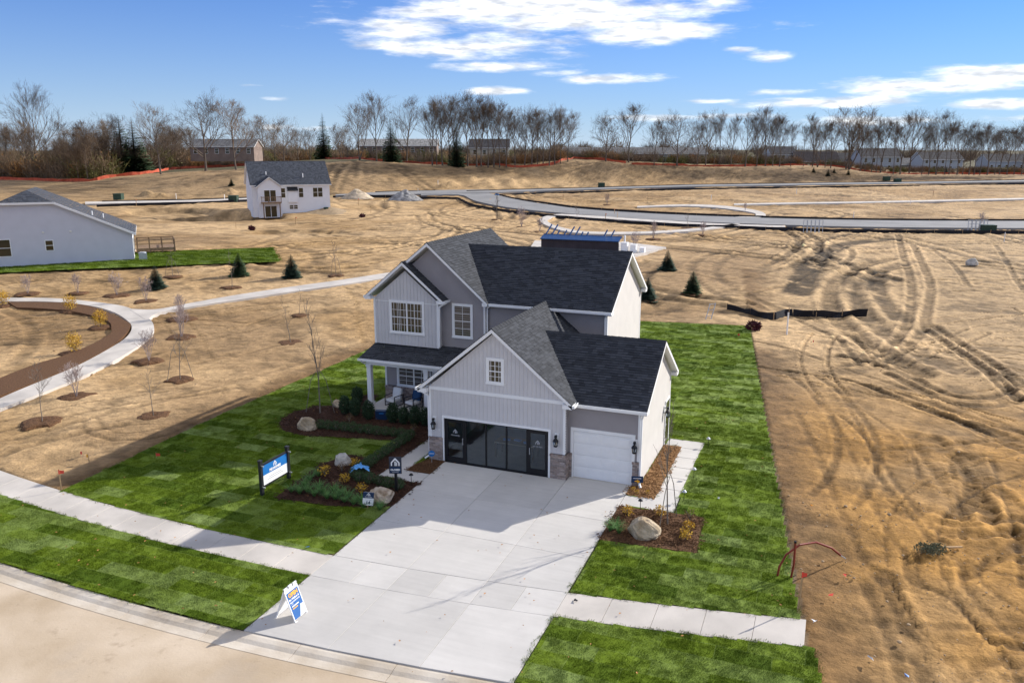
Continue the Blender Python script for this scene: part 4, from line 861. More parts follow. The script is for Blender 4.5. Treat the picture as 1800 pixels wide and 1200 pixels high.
# single garage door
m=MB(); m.box(6.43,6.56,.375,.43,1.10,2.24); m.box(6.50,6.56,.38,.43,0,1.10); m.box(9.05,9.19,.375,.43,1.08,2.24); m.box(9.05,9.11,.38,.43,0,1.08); m.box(6.56,9.05,.375,.43,2.11,2.24); m.build('garage_trim',M_white,H)
gd=MB(); gd.box(6.56,9.05,.455,.48,0,2.11); gd=gd.build('garage_door',M_white,H)
for r in range(4):
    z0=.03+r*.515; m=MB(); m.box(6.565,9.045,.435,.456,z0,z0+.505); m.build('section',M_white,gd)
    for c in range(4):
        x0=6.60+c*.612; m=MB(); m.box(x0+.04,x0+.57,.420,.434,z0+.07,z0+.43)
        m.box(x0+.10,x0+.51,.408,.4195,z0+.13,z0+.37); m.build('raised_panel',M_white,gd)
m=MB(); m.box(6.5,9.11,.36,.46,-.03,.022); m.build('threshold',M_conc,H)
# side door and its lamp
m=MB(); m.box(9.385,9.42,5.55,5.64,.02,2.2); m.box(9.385,9.42,6.52,6.61,.02,2.2); m.box(9.385,9.42,5.64,6.52,2.1,2.2); m.build('door_trim',M_white,H)
m=MB(); m.box(9.385,9.41,5.64,6.52,.05,2.1); sdn=m.build('side_door',M_pane,H); m=MB(); m.box(9.41,9.44,5.72,5.76,.95,1.05); m.build('handle',M_steel,sdn)
# carriage lamps on the wall
def lamp(x,y,z,rz,place):
    t=thing('wall_lantern','black carriage lantern on a white plate '+place,'lantern',(x,y,z),rz)
    m=MB(); m.box(-.085,.085,-.03,-.006,-.05,.30); m.build('back_plate',M_white,t)
    m=MB(); m.tube([(0,-.03,.18),(0,-.10,.24),(0,-.17,.18),(0,-.17,.10)],.022,8); m.tube([(0,-.17,.13),(0,-.17,.05),(0,-.17,-.02)],[.035,.10,.135],8); m.tube([(0,-.17,.16),(0,-.17,.25)],[.07,.05],8); m.build('bracket',M_black,t)
    m=MB(); m.tube([(0,-.17,-.02),(0,-.17,-.23)],[.10,.075],6); m.build('glass',M_store,t)
    m=MB()
    for k in range(6): a=k*math.pi/3; m.bar((.105*math.cos(a),-.17+.105*math.sin(a),-.02),(.08*math.cos(a),-.17+.08*math.sin(a),-.23),.014)
    m.tube([(0,-.17,-.23),(0,-.17,-.26)],[.095,.07],6); m.tube([(0,-.17,-.03),(0,-.17,-.16)],[.02,.02],5); m.build('cage',M_black,t)
lamp(.24,0,1.78,0,'above the house number'); lamp(5.95,0,1.74,0,'between the glass garage front and the corner board'); lamp(9.20,.40,1.76,0,'beside the white garage door'); lamp(9.39,5.35,1.75,R_(90),'by the side door')
nu=obj('house_number',textmesh('61117',.15,M_signw,bold=.006),None,'white house number on the grey boards under the lantern','house number'); put(nu,Matrix.Translation((.33,-.022,1.46))@Matrix.Rotation(R_(90),4,'X'))
# ------------------------------------------------------------------ porch chairs
def chair(loc,rz,label,seatm,backm):
    t=thing('lounge_chair',label,'chair',loc,rz)
    for s in (-.33,.33):
        m=MB(); m.bar((s,-.35,.02),(s,.35,.02),.035); m.bar((s,-.35,.02),(s,-.35,.56),.035); m.bar((s,.35,.02),(s,.35,.56),.035); m.bar((s,-.35,.56),(s,.35,.56),.035); m.build('side_frame',M_black,t)
    for yy,zz in ((-.30,.22),(.28,.20)): m=MB(); m.bar((-.33,yy,zz),(.33,yy,zz),.03); m.build('cross_rail',M_black,t)
    def cushion(M_,sx,sy,sz,mt,nm):
        bm=bmesh.new(); bmesh.ops.create_cube(bm,size=1); bmesh.ops.subdivide_edges(bm,edges=bm.edges[:],cuts=3,use_grid_fill=True)
        for v in bm.verts:
            x,y,z=v.co*2; k=1-.16*(x**4+y**4)/2; v.co=Vector((x*sx*(1-.05*abs(z)),y*sy*(1-.05*abs(z)),z*sz*k))
        bm.transform(M_); me=bpy.data.meshes.new(nm); bm.to_mesh(me); bm.free(); me.materials.append(mt); me.polygons.foreach_set('use_smooth',[True]*len(me.polygons)); obj(nm,me,t)
    cushion(Matrix.Translation((0,-.03,.31)),.29,.32,.075,seatm,'seat_cushion')
    cushion(Matrix.Translation((0,.30,.60))@Matrix.Rotation(R_(-14),4,'X'),.29,.07,.30,backm,'back_cushion')
chair((-5.35,6.1,.13),R_(-12),'black framed lounge chair with all white cushions on the porch',M_cush,M_cush)
chair((-4.15,6.05,.13),R_(-16),'black framed lounge chair with a dark blue back cushion on the porch',M_cush,M_bluecush)
# ------------------------------------------------------------------ planting round the house
def boulder(loc,sx,sy,sz,rz,mt,label,seed,flat=.0):
    bm=bmesh.new(); bmesh.ops.create_icosphere(bm,subdivisions=5,radius=1); rr=random.Random(seed)
    cuts=[(Vector((rr.gauss(0,1),rr.gauss(0,1),rr.gauss(.25,.7))).normalized(),rr.uniform(.66,.92)) for _ in range(9)]
    co=np.array([v.co for v in bm.verts]); nz=fbm(co[:,0]*1.5+co[:,2]*2.1+9,co[:,1]*1.5-co[:,2]*1.3+seed,seed,5,1.6)
    for v,n_ in zip(bm.verts,nz):
        p=v.co.copy()
        for nn,d in cuts:
            e=p.dot(nn)-d
            if e>0: p-=nn*e*.85
        p*=1+.34*(n_-.5); p.z=max(p.z,-.35); v.co=Vector((p.x*sx,p.y*sy,(p.z+.3)*sz))
    me=bpy.data.meshes.new('boulder'); bm.to_mesh(me); bm.free(); me.materials.append(mt); me.polygons.foreach_set('use_smooth',[True]*len(me.polygons))
    return obj('boulder',me,None,label,'boulder',loc=(loc[0],loc[1],Z(loc[0],loc[1])+.03),rz=rz)
boulder((-7.55,1.3),.48,.38,.50,.3,M_rock1,'pointed tan boulder at the end of the low hedge',3); boulder((-8.15,5.0),.36,.30,.30,0,M_rock1,'small round tan boulder beside the dark yews',8)
boulder((-3.42,-1.85),.43,.36,.40,.5,M_rock2,'pale grey boulder above the ornamental grasses',5); boulder((.02,-4.45),.60,.40,.44,.2,M_rock3,'banded rust and cream boulder behind the lot sign',11); boulder((10.52,-3.55),.60,.50,.50,.1,M_rock1,'large smooth tan boulder in the square bed by the driveway',14)
def leafball(n,rx,rz_,ls,mt,seed,zc=None,shell=.55,name='foliage'):
    rr=random.Random(seed); b=MB(); zc=rz_ if zc is None else zc
    for _ in range(n):
        d=Vector((rr.gauss(0,1),rr.gauss(0,1),rr.gauss(0,1))).normalized()*(shell+(1-shell)*rr.random())*rr.uniform(.88,1.1); p=Vector((d.x*rx,d.y*rx,zc+d.z*rz_))
        if p.z<.01: continue
        a=Vector((rr.gauss(0,1),rr.gauss(0,1),rr.gauss(0,1))).normalized(); c=(d.normalized()*1.2+a).normalized(); e=c.cross(a).normalized(); l=ls*rr.uniform(.6,1.3)
        b.quad(p-e*l*.45,p+c*l*.5-e*l*.1,p+c*l,p+e*l*.45)
    return b.mesh(name,mt)
def stems(n,r,h,mt,seed,name='stem'):
    rr=random.Random(seed); b=MB()
    for _ in range(n): a=rr.uniform(0,6.28); b.tube([(0,0,0),(r*.3*math.cos(a),r*.3*math.sin(a),h*.5),(r*math.cos(a),r*math.sin(a),h)],[.014,.01,.004],4)
    return b.mesh(name,mt)
def shrub(name,label,cat,fm,sm,loc,rz=0,sc=1,group=None):
    t=thing(name,label,cat,loc,rz,group); obj('foliage',fm,t); obj('stem',sm,t); t.scale=(sc,)*3 if not hasattr(sc,'__len__') else sc; return t
stm=stems(6,.16,.35,M_stem,1)
box_m=[leafball(620,.27,.24,.05,M_box,k,.24) for k in range(3)]; yew_m=[leafball(1900,.31,.50,.07,M_yew,k+5,.52) for k in range(3)]
def at(x,y,dz=.035): return (x,y,Z(x,y)+dz)
hl=[(-7.0,1.62),(-2.15,2.02)]
def run(a,b_,n): return [(a[0]+(b_[0]-a[0])*i/(n-1),a[1]+(b_[1]-a[1])*i/(n-1)) for i in range(n)]
for part,P in (('along the porch bed',run((-7.0,1.62),(-2.15,2.02),12)),('beside the front walk',run((-2.12,1.55),(-2.15,-2.9),10)),('by the closed sign',run((-1.75,-3.2),(.2,-3.3),5))):
    for i,(x,y) in enumerate(P): shrub('boxwood','clipped low boxwood in the hedge '+part,'shrub',box_m[i%3],stm,at(x+random.uniform(-.03,.03),y+random.uniform(-.03,.03)),random.uniform(0,6),random.uniform(.92,1.1),'low boxwood hedge '+part)
for i,(x,y) in enumerate([(-7.1,4.0),(-6.45,3.95),(-5.5,3.7),(-4.1,3.75),(-3.45,3.72),(-2.85,3.8),(-2.3,3.9),(-7.35,5.6)]):
    shrub('upright_yew','dark upright yew in the row before the porch' if i<7 else 'dark upright yew behind the row at the porch corner','shrub',yew_m[i%3],stm,at(x,y),i,random.uniform(.9,1.05),'dark yews in front of the porch' if i<7 else None)
gold_m=[leafball(150,.26,.22,.075,M_gold,k+20,.26,.3) for k in range(3)]; dry_m=leafball(90,.24,.2,.05,M_dryl,31,.26,.3)
for (x,y),l in zip([(-2.75,-1.95),(-3.45,-3.25),(-2.25,-3.55),(-1.05,-4.15)],['against the grey boulder','among the ornamental grasses','between the hedge end and the grasses','behind the banded boulder']): shrub('gold_shrub','small golden leaved shrub '+l,'shrub',gold_m[random.randrange(3)],stm,at(x,y),random.random()*6,random.uniform(.85,1.05))
for (x,y),l in zip([(9.62,-2.35),(10.75,-1.95),(12.0,-2.75),(12.0,-3.45)],['behind the grasses in the square bed','between the boulder and the walk','farther from the boulder in the square bed','at the lawn edge of the square bed']): shrub('gold_shrub','bright yellow leaved shrub '+l,'shrub',gold_m[random.randrange(3)],stm,at(x,y),random.random()*6,random.uniform(.8,1.))
shrub('brown_shrub','small bare brown shrub near the staked sapling','shrub',dry_m,stm,at(11.9,-1.95),0,1.1)
for (x,y),l in zip([(-2.2,-4.2),(-3.0,-2.6),(-6.2,3.0),(-2.4,2.8)],['in the grass bed','under the grey boulder','among mulch before the yews','near the garage corner']): shrub('brown_shrub','leafless brown shrub '+l,'shrub',dry_m,stm,at(x,y),1,1.0)
for (x,y) in ((9.5,-.35),(9.9,-.2),(9.3,-.1)): shrub('gold_shrub','tiny yellow seedling on the wood chips beside the garage door','shrub',gold_m[0],stm,at(x,y),2,.38,'yellow seedlings on the wood chips')
def ograss(seed):
    rr=random.Random(seed); b=MB()
    for _ in range(90):
        a=rr.uniform(0,6.28); l=rr.uniform(.25,.5); r0=rr.uniform(0,.05); dx,dy=math.cos(a),math.sin(a); w=.009; pr=None
        for k in range(4):
            t=k/3; r=r0+l*.85*t; z=l*.75*math.sin(t*2.0); ww=w*(1-t*.9); p=((dx*r-dy*ww,dy*r+dx*ww,z),(dx*r+dy*ww,dy*r-dx*ww,z))
            if pr: b.quad(pr[0],pr[1],p[1],p[0])
            pr=p
    return b.mesh('blades',M_ogr)
og=[ograss(k) for k in range(3)]
for i,(u,v) in enumerate([(513,866),(527,869),(536,856),(541,866),(553,873),(560,861),(567,868),(575,878),(587,866),(590,879),(598,872),(606,884),(612,876),(622,888),(634,884),(668,897),(640,893),(545,846),(560,838)]):
    p=gp(u,v); obj('ornamental_grass',og[i%3],None,'arching green grass clump in the front planting bed','grass clump','grass clumps in the front bed',loc=at(p.x,p.y),rz=i)
for i,(u,v) in enumerate([(1082,930),(1088,938),(1073,934)]): p=gp(u,v); obj('ornamental_grass',og[i%3],None,'arching green grass clump beside the large tan boulder','grass clump','grass clumps by the tan boulder',loc=at(p.x,p.y),rz=i)
# ------------------------------------------------------------------ bare young trees
def grow(b,p,d,L,r,lev,maxlev,rr,kids,ang,wig=.12,up=.15,sides=(6,5,4,3,3),thin=.62,minr=.004,collect=None):
    n=3 if lev<2 else 2; pts=[p]; rs=[r]; q=p.copy(); dd=d.copy()
    for k in range(n):
        dd=(dd+Vector((rr.gauss(0,wig),rr.gauss(0,wig),rr.gauss(0,wig)+up*.5))).normalized(); q=q+dd*L/n; pts.append(q.copy()); rs.append(max(r*(1-(1-thin)*(k+1)/n),minr))
    b.tube(pts,rs,sides[min(lev,4)],cap=False)
    if lev>=maxlev: return
    for k in range(kids[lev]):
        t=rr.uniform(.3,1.) if lev else rr.uniform(.35,1.); f=t*n; i=min(int(f),n-1); s=pts[i].lerp(pts[i+1],f-i); ax=dd.orthogonal().normalized(); ax.rotate(Matrix.Rotation(rr.uniform(0,6.283),3,dd)); nd=(dd*math.cos(ang[lev])+ax*math.sin(ang[lev])).normalized()
        grow(b,s,nd,L*rr.uniform(.42,.72),max(rs[i]*rr.uniform(.4,.6),minr),lev+1,maxlev,rr,kids,ang,wig,up,sides,thin,minr)
def bare_tree(seed,H,tr,kids,ang,r0,lev=4,twig=.012,trunkfrac=.45,stemsn=1,mats_=(None,None),up=.2,fork=0,L1=None):
    rr=random.Random(seed); tb=MB(); cb=MB()
    for s in range(stemsn):
        lean=(.0 if stemsn==1 else .28); a=6.283*s/max(stemsn,1)+rr.random(); d=Vector((lean*math.cos(a)+rr.gauss(0,.03),lean*math.sin(a)+rr.gauss(0,.03),1)).normalized(); p=Vector((0,0,-.1)); n=9; pts=[p.copy()]; rs=[r0*1.25]
        for k in range(n):
            d=(d+Vector((rr.gauss(0,.05),rr.gauss(0,.05),.12))).normalized(); p=p+d*(H*.97/n); pts.append(p.copy()); rs.append(max(r0*(1-.93*((k+1)/n)**1.1),twig))
        tb.tube(pts,rs,7,cap=False)
        for k in range(kids[0]):
            t=trunkfrac+(1-trunkfrac)*(k+rr.random())/kids[0]; f=t*n; i=min(int(f),n-1); q=pts[i].lerp(pts[i+1],f-i); a=rr.uniform(0,6.283)
            th=ang[0]*(1.15-.5*t); nd=Vector((math.cos(a)*math.sin(th),math.sin(a)*math.sin(th),math.cos(th))); L=(L1 or tr*1.0)*(1.15-.75*(t-trunkfrac)/(1-trunkfrac))*rr.uniform(.75,1.15)
            grow(cb,q,nd,L,max(rs[i]*.55,twig),1,lev,rr,kids,ang,.13,up,(6,5,4,3,3),.5,twig)
    return tb.mesh('trunk',mats_[0]),cb.mesh('crown',mats_[1])
def tree(name,label,cat,meshes,loc,rz,sc,group=None):
    t=thing(name,label,cat,loc,rz,group); obj('trunk',meshes[0],t); obj('crown',meshes[1],t); t.scale=sc if hasattr(sc,'__len__') else (sc,)*3; return t
SAP=[bare_tree(40+k,4.,.9,(9,4,3),(.75,.6,.6),.032,2+(k==2),.006,.30,1,(M_stem,M_stem),.3) for k in range(3)]
SLIM=bare_tree(63,4.,.75,(13,3),(.40,.45),.026,2,.005,.28,1,(M_stem,M_stem),.45)
CLUMP=[bare_tree(50+k,2.2,.7,(6,4,3),(.55,.6,.6),.022,3,.006,.25,6,(M_birch,M_birch),.2) for k in range(3)]
RING=None
def ringmesh():
    b=MB(); n=20; pr=None; rr=random.Random(2); rad=[1+.18*rr.uniform(-1,1) for _ in range(n)]
    prof=[(.06,.08),(.28,.14),(.6,.15),(.88,.09),(1.04,-.05)]; b.v=[(r*rad[k]*math.cos(6.283*k/n),r*rad[k]*math.sin(6.283*k/n),z+.02*rr.uniform(-1,1)) for r,z in prof for k in range(n)]
    for i in range(len(prof)-1):
        for k in range(n): b.f.append((i*n+k,i*n+(k+1)%n,(i+1)*n+(k+1)%n,(i+1)*n+k)); b.c.append(None); b.m.append(0)
    b.f.append(tuple(range(n))); b.c.append(None); b.m.append(0)
    return b.mesh('mulch_ring',M_mulchm)
RINGM=ringmesh()
def ring(p,r,what): obj('mulch_ring',RINGM,None,'low brown mulch ring round '+what,'mulch ring','mulch rings round '+what,loc=(p.x,p.y,p.z-.02),rz=random.random()*6).scale=(r*random.uniform(.85,1.2),r*random.uniform(.8,1.1),.75)
def stakes_for(t,h):
    inv=1/t.scale[0]
    for s in (-1,1):
        m=MB(); a=.75*s
        m.tube([(a*inv,.25*s*inv,-.1*inv),(a*.5*inv,.15*s*inv,h*.45*inv),(.02*inv,0,h*.62*inv)],[.018*inv,.016*inv,.010*inv],5); m.build('guy_stake',M_stem,t)
for i,(u,v,tp,staked) in enumerate([(303,486,431,1),(408,505,443,0),(591,484,427,1),(317,667,560,1),(270,731,640,0),(74,741,636,0),(511,602,523,0),(527,554,508,0),(1014,389,358,0),(1207,401,362,0),(1138,359,338,0),(873,386,345,0)]):
    p=gp(u,v); h=(v-tp)/pxm(p)/.97; t=tree('sapling','thin leafless staked sapling in a mulch ring on the bare soil' if staked else 'thin leafless sapling in a mulch ring on the bare soil','sapling',SAP[i%3],(p.x,p.y,p.z),i*1.3,h/4.,'staked saplings on the bare soil' if staked else 'unstaked saplings on the bare soil')
    if staked: stakes_for(t,h)
    ring(p,min(1.1,.55+h*.1),'the saplings')
for i,(u,v,tp) in enumerate([(49,516,485),(137,515,483),(206,519,482),(257,529,490),(319,592,540),(262,634,584),(134,697,640),(319,560,520),(917,399,368),(949,407,384),(1148,420,391),(1235,413,391),(1067,360,342),(1310,372,358),(1725,395,375),(1115,442,410)]):
    p=gp(u,v); h=(v-tp)/pxm(p)/.97; tree('multi_stem_shrub','pale pinkish multi stemmed bare shrub in a mulch ring','shrub',CLUMP[i%3],(p.x,p.y,p.z),i*.9,h/2.2,'bare multi stemmed shrubs on the soil'); ring(p,1.0,'the bare shrubs')
p=gp(563,727); t=tree('sapling','tall bare sapling with guy stakes in the porch bed','sapling',SLIM,at(p.x,p.y),0,6.1/4); stakes_for(t,4.)
t=tree('sapling','slim bare sapling with guy stakes in the square bed by the driveway','sapling',SLIM,at(11.17,-2.45),1,4.9/4); stakes_for(t,3.2)
GOLDB=leafball(900,.62,.75,.085,M_gold,77,.85,.35)
for u,v in ((5,538),(124,547),(177,575),(131,620)): p=gp(u,v); shrub('golden_bush','rounded golden autumn bush in the mulch crescent','bush',GOLDB,stems(8,.3,.8,M_stem,4),(p.x,p.y,p.z),u,.95,'golden bushes in the mulch crescent'); ring(p,.95,'the golden bushes')
# ------------------------------------------------------------------ spruces
def spruce(seed,H,R,mt,tiers=15):
    rr=random.Random(seed); b=MB(); tr=MB(); tr.tube([(0,0,-.1),(0,0,H*.98)],[R*.09,.01],6)
    for i in range(tiers):
        t=i/tiers; z0=H*(.03+.95*t); r=R*(1-t)**.85*rr.uniform(.88,1.08)+.03; n=int(11+13*(1-t))
        for k in range(n):
            a=6.283*(k+rr.random()*.6)/n; d=Vector((math.cos(a),math.sin(a),0)); s=Vector((-d.y,d.x,0)); l=r*rr.uniform(.62,1.18); dr=-.22*l+.10*H/tiers
            for j in range(7):
                f=(j+.5)/7; q=d*(l*f)+Vector((0,0,z0+dr*f+.04*l*(f**2))); w=.30*l*(1-.45*f)+.06
                for sg in (-1,1):
                    e=q+s*sg*w+d*(.06*l)+Vector((0,0,rr.uniform(-.10,.06)*l)); b.quad(q-d*.10*l,q+d*.16*l+Vector((0,0,.02)),e)
            tip=d*l*1.06+Vector((0,0,z0+dr*1.02)); b.quad(d*(l*.8)+s*.03+Vector((0,0,z0+dr*.8)),tip,d*(l*.8)-s*.03+Vector((0,0,z0+dr*.8)))
    return tr.mesh('trunk',M_bark),b.mesh('crown',mt)
SPR=[spruce(k,3.,1.05,M_needle if k%2 else M_needleb,24) for k in range(3)]
def place_spruce(u,v,tp,label,group=None,k=0,wide=1.,rg=True):
    p=gp(u,v); h=(v-tp)/pxm(p)/.97; tree('spruce',label,'tree',SPR[k%3],(p.x,p.y,p.z),u*.7,(h/3*wide,h/3*wide,h/3),group)
    if rg: ring(p,.9,'the spruces')
for k,(u,v,tp,l) in enumerate([(275,507,466,'dense young spruce on the soil above the footpath'),(421,484,445,'young spruce beside the sod strip'),(513,488,447,'broad young spruce at the end of the sod strip'),(1173,475,439,'young spruce just off the pavilion slab'),(1217,516,476,'pointed young spruce on the soil behind the lawn'),(1138,527,487,'young spruce half hidden by the back of the house')]): place_spruce(u,v,tp,l,None,k,1.2)
for k,(u,v,tp) in enumerate([(407,326,312),(1430,303,293),(1455,309,297),(1466,304,295),(1491,307,297),(1662,305,293)]): place_spruce(u,v,tp,'small dark spruce on the far berm','small spruces on the far berm',k,1.,False)
# ------------------------------------------------------------------ signs
def face(o,c,n): o.matrix_local=frameM(c,n); return o
def panel(parent,name,M_,x0,x1,y0,y1,mt,t=.02,z=0):
    m=MB(); m.box(x0,x1,y0,y1,z,z+t); o=m.build(name,mt,parent); o.matrix_local=M_; return o
# big two-post sign facing +X
S=thing('lot_sign','large blue and white two post sign standing on the lawn','sign',(-4.77,-4.84,Z(-4.77,-4.84)+.03))
for y in (-.88,.88):
    m=MB(); m.box(-.065,.065,y-.065,y+.065,-.1,1.42); m.box(-.08,.08,y-.08,y+.08,1.42,1.47); m.build('post',M_dark,S)
pieces('cross_rail',[(-.03,.03,-.815,.815,1.19,1.27),(-.03,.03,-.815,.815,.28,.34)],M_dark,S)
for y in (-.88,.88):
    for z in (1.23,.31): m=MB(); m.bar((.066,y,z),(.17,y,z),.04); m.build('bolt_arm',M_steel,S)
Ms=frameM((.0,0,0),(1,0,0))
panel(S,'white_panel',Ms,-.81,.81,.345,.76,M_signw,.022); panel(S,'blue_panel',Ms,-.81,.81,.76,1.185,M_blue,.024)
obj('emblem',logo(.21,M_signw),S).matrix_local=Ms@Matrix.Translation((0,1.06,.026)); letters('M/I HOMES',.15,M_signw,S,Ms@Matrix.Translation((0,.86,.027)),.008)
for k,w in ((.60,.42),(.52,.52)): panel(S,'fine_print',Ms,-w,w,k-.016,k+.016,M_grey,.003,.0225)
# closed sign
S=thing('closed_sign','dark closed sign with white emblem on a black post','sign',(.21,-3.51,Z(.21,-3.51)+.03))
m=MB(); m.box(-.045,.045,-.045,.045,-.1,.86); m.build('post',M_black,S)
Ms=frameM((0,0,0),(.34,-.94,0)); panel(S,'board',Ms,-.255,.255,.80,1.52,mat('charcoal_panel',(.035,.038,.055),.5,.05),.03,.03); panel(S,'hanging_plate',Ms,-.225,.225,.83,1.10,M_navy,.012,.062)
obj('emblem',logo(.36,M_signw),S).matrix_local=Ms@Matrix.Translation((0,1.30,.064)); letters('CLOSED',.105,M_signw,S,Ms@Matrix.Translation((0,.97,.077)),.005); panel(S,'fine_print',Ms,-.13,.13,.87,.885,M_grey,.003,.075)
# lot number sign
S=thing('lot_number_sign','small leaning white and navy sign reading 14','sign',(-.10,-5.25,Z(-.1,-5.25)+.03))
Ms=Matrix.Rotation(R_(7),4,'Y')@frameM((0,0,0),(.45,-.89,.12)); panel(S,'stake',Ms,-.02,.02,-.1,.2,M_wood,.02,-.021); panel(S,'board',Ms,-.21,.21,.12,.66,M_signw,.015); panel(S,'header',Ms,-.21,.21,.42,.66,M_navy,.004,.016)
obj('emblem',logo(.13,M_signw),S).matrix_local=Ms@Matrix.Translation((0,.57,.021)); letters('M/I HOMES',.055,M_signw,S,Ms@Matrix.Translation((0,.465,.022))); letters('14',.17,M_navy,S,Ms@Matrix.Translation((0,.23,.017)),.006); panel(S,'fine_print',Ms,-.12,.12,.345,.36,M_grey,.003,.016)
# folding A-frame on the driveway apron
z0=Z(1.55,-12.36)+.02
S=thing('folding_sign','white folding pavement sign with blue OPEN panel at the driveway corner','sign',(1.55,-12.36,z0))
def aboard(sgn):
    n=Vector((sgn,0,.36)).normalized(); Mf=frameM((sgn*.36,0,.0),n); L=1.06
    m=MB(); m.box(-.31,-.27,0,L-.16,-.03,0.); m.box(.27,.31,0,L-.16,-.03,0); m.box(-.27,.27,L-.20,L-.16,-.03,0); m.box(-.31,.31,L-.16,L-.08,-.03,0.0); m.box(-.27,.27,.10,.16,-.03,0)
    m.box(-.30,-.14,L-.08,L+.01,-.03,0); m.box(-.08,.08,L-.08,L+.02,-.03,0); m.box(.14,.30,L-.08,L+.01,-.03,0); m.box(-.31,-.2,-.02,0,-.04,.02); m.box(.2,.31,-.02,0,-.04,.02)
    f=m.build('panel_frame',M_signw,S); f.matrix_local=Mf
    p=panel(S,'board',Mf,-.27,.27,.05,L-.20,M_signw,.012,-.02); return Mf
Mf=aboard(1); aboard(-1)
panel(S,'blue_sheet',Mf,-.275,.275,.06,.90,M_sblue,.004,.001)
m=MB(); n_=0; m.v=[(-.02,.052,.0065),(.276,.052,.0065),(.276,.36,.0065),(.15,.38,.0065)]; m.f=[(0,1,2,3)]; m.c=[None]; m.m=[0]; m.build('white_corner',M_signw,S).matrix_local=Mf
letters('OPEN',.165,M_yel,S,Mf@Matrix.Translation((0,.79,.007)),.008); letters('For Walk-in &',.082,M_signw,S,Mf@Matrix.Translation((-.02,.665,.007)),.003); letters('Appointments',.082,M_signw,S,Mf@Matrix.Translation((-.02,.585,.007)),.001)
panel(S,'rule',Mf,-.22,-.12,.515,.522,M_signw,.003,.006); panel(S,'fine_print',Mf,-.22,.10,.44,.47,M_signw,.003,.006); panel(S,'fine_print',Mf,-.22,.02,.37,.40,M_yel,.003,.006)
# small sign by the single garage door, alarm sign at the pier, planter sign by the porch
S=thing('arrow_sign','small navy sign with a yellow arrow at the garage corner','sign',(9.42,-.02,Z(9.4,0)+.03)); Ms=frameM((0,0,0),(.3,-.95,0)); panel(S,'stake',Ms,-.012,.012,-.05,.36,M_black,.012,-.013); panel(S,'board',Ms,-.24,.24,.34,.62,M_navy,.014); letters('→',.2,M_yel,S,Ms@Matrix.Translation((0,.40,.016)),.01); panel(S,'fine_print',Ms,-.16,.16,.52,.54,M_signw,.003,.0145); panel(S,'arrow_bar',Ms,-.1,.1,.385,.43,M_yel,.003,.0145)
S=thing('alarm_sign','small blue octagonal alarm sign in front of the brick pier','sign',(.22,-.35,Z(.2,-.35)+.03)); Ms=frameM((0,0,0),(.35,-.93,.0)); panel(S,'stake',Ms,-.01,.01,-.05,.32,M_steel,.01,-.011)
m=MB(); m.tube([(0,.42,0),(0,.42,.012)],.15,8); m.build('plate',M_blue,S).matrix_local=Ms; panel(S,'stripe',Ms,-.11,.11,.41,.435,M_signw,.003,.013)
S=thing('porch_planter','dark navy box with pale lettering between the yews','box',(-4.85,4.05,Z(-4.8,4)+.03)); Ms=frameM((0,-.16,0),(.25,-.97,0)); panel(S,'body',Ms,-.32,.32,.0,.48,M_navy,.26,-.26); panel(S,'nameplate',Ms,-.12,.12,.32,.38,M_blue,.004,.001)
# blue drop cloth on the hedge
rr=random.Random(5); m=MB(); n=12
for j in range(n):
    for i in range(n): x=(i/(n-1)-.5)*.75;y=(j/(n-1)-.5)*.4; m.v.append((x+rr.gauss(0,.02),y+rr.gauss(0,.02),.50-1.1*x*x-1.4*y*y+rr.gauss(0,.035)))
for j in range(n-1):
    for i in range(n-1): a=j*n+i; m.f.append((a,a+1,a+n+1,a+n)); m.c.append(None); m.m.append(0)
o=m.build('blue_tarp',mat('tarp_blue',(.14,.42,.82),.5,.2,5),None,True,label='crumpled bright blue tarp lying over the hedge corner',cat='tarp',loc=at(-2.0,-2.75),rz=.5)
# path lights
for x,y,l in ((9.94,-1.66,'between the walk and the square bed'),(11.38,-.29,'on the lawn edge nearest the square bed'),(11.36,2.19,'halfway along the garage walk'),(11.36,6.2,'at the end of the garage walk'),(.42,-2.62,'on the mulch beside the front walk')):
    t=thing('path_light','small dark mushroom path light '+l,'path light',at(x,y)); m=MB(); m.tube([(0,0,-.05),(0,0,.40)],.012,6); m.build('stem',M_black,t); m=MB(); m.tube([(0,0,.37),(0,0,.43),(0,0,.46)],[.10,.055,.01],10); m.build('cap',M_steel if x>11 else M_black,t)
# ------------------------------------------------------------------ conduit, stakes, litter on the soil
zc=Z(15.5,-4.75)
t=thing('conduit','bent rusty red plastic conduits sticking out of the lawn corner','conduit',(15.45,-4.76,zc))
m=MB(); m.tube([(.22,.03,-.1),(.28,.05,.5),(.27,.06,1.25)],.035,8); m.build('upright_pipe',M_red,t); m=MB(); m.tube([(.27,.06,1.25),(.27,.06,1.32)],.04,8); m.build('cap',M_black,t)
m=MB(); m.tube([(-.2,-.03,-.05),(-.16,0,.35),(.02,.15,.75),(.4,.5,1.0),(.9,1.0,.95),(1.4,1.5,.6),(1.72,1.85,.22)],.035,8); m.build('bent_pipe',M_red,t); m=MB(); m.tube([(1.72,1.85,.22),(1.9,2.05,.03)],.02,6); m.build('cable_end',M_steel,t)
def stake(u,v,h,label,fl=True,mt=None,group=None,w=.022,fm=None):
    p=gp(u,v); t=thing('survey_stake',label,'stake',(p.x,p.y,p.z),random.uniform(0,3),group); m=MB(); m.box(-w,w,-w*.5,w*.5,-.1,h); m.build('lath',mt or M_wood,t)
    if fl:
        m=MB(); m.quad((w,0,h-.05),(w+.16,.04,h-.10),(w+.15,.05,h-.22),(w,0,h-.2)); m.quad((-w,-.012,h-.02),(w,-.012,h-.02),(w,-.012,h-.22),(-w,-.012,h-.22)); m.build('ribbon',fm or M_flag,t)
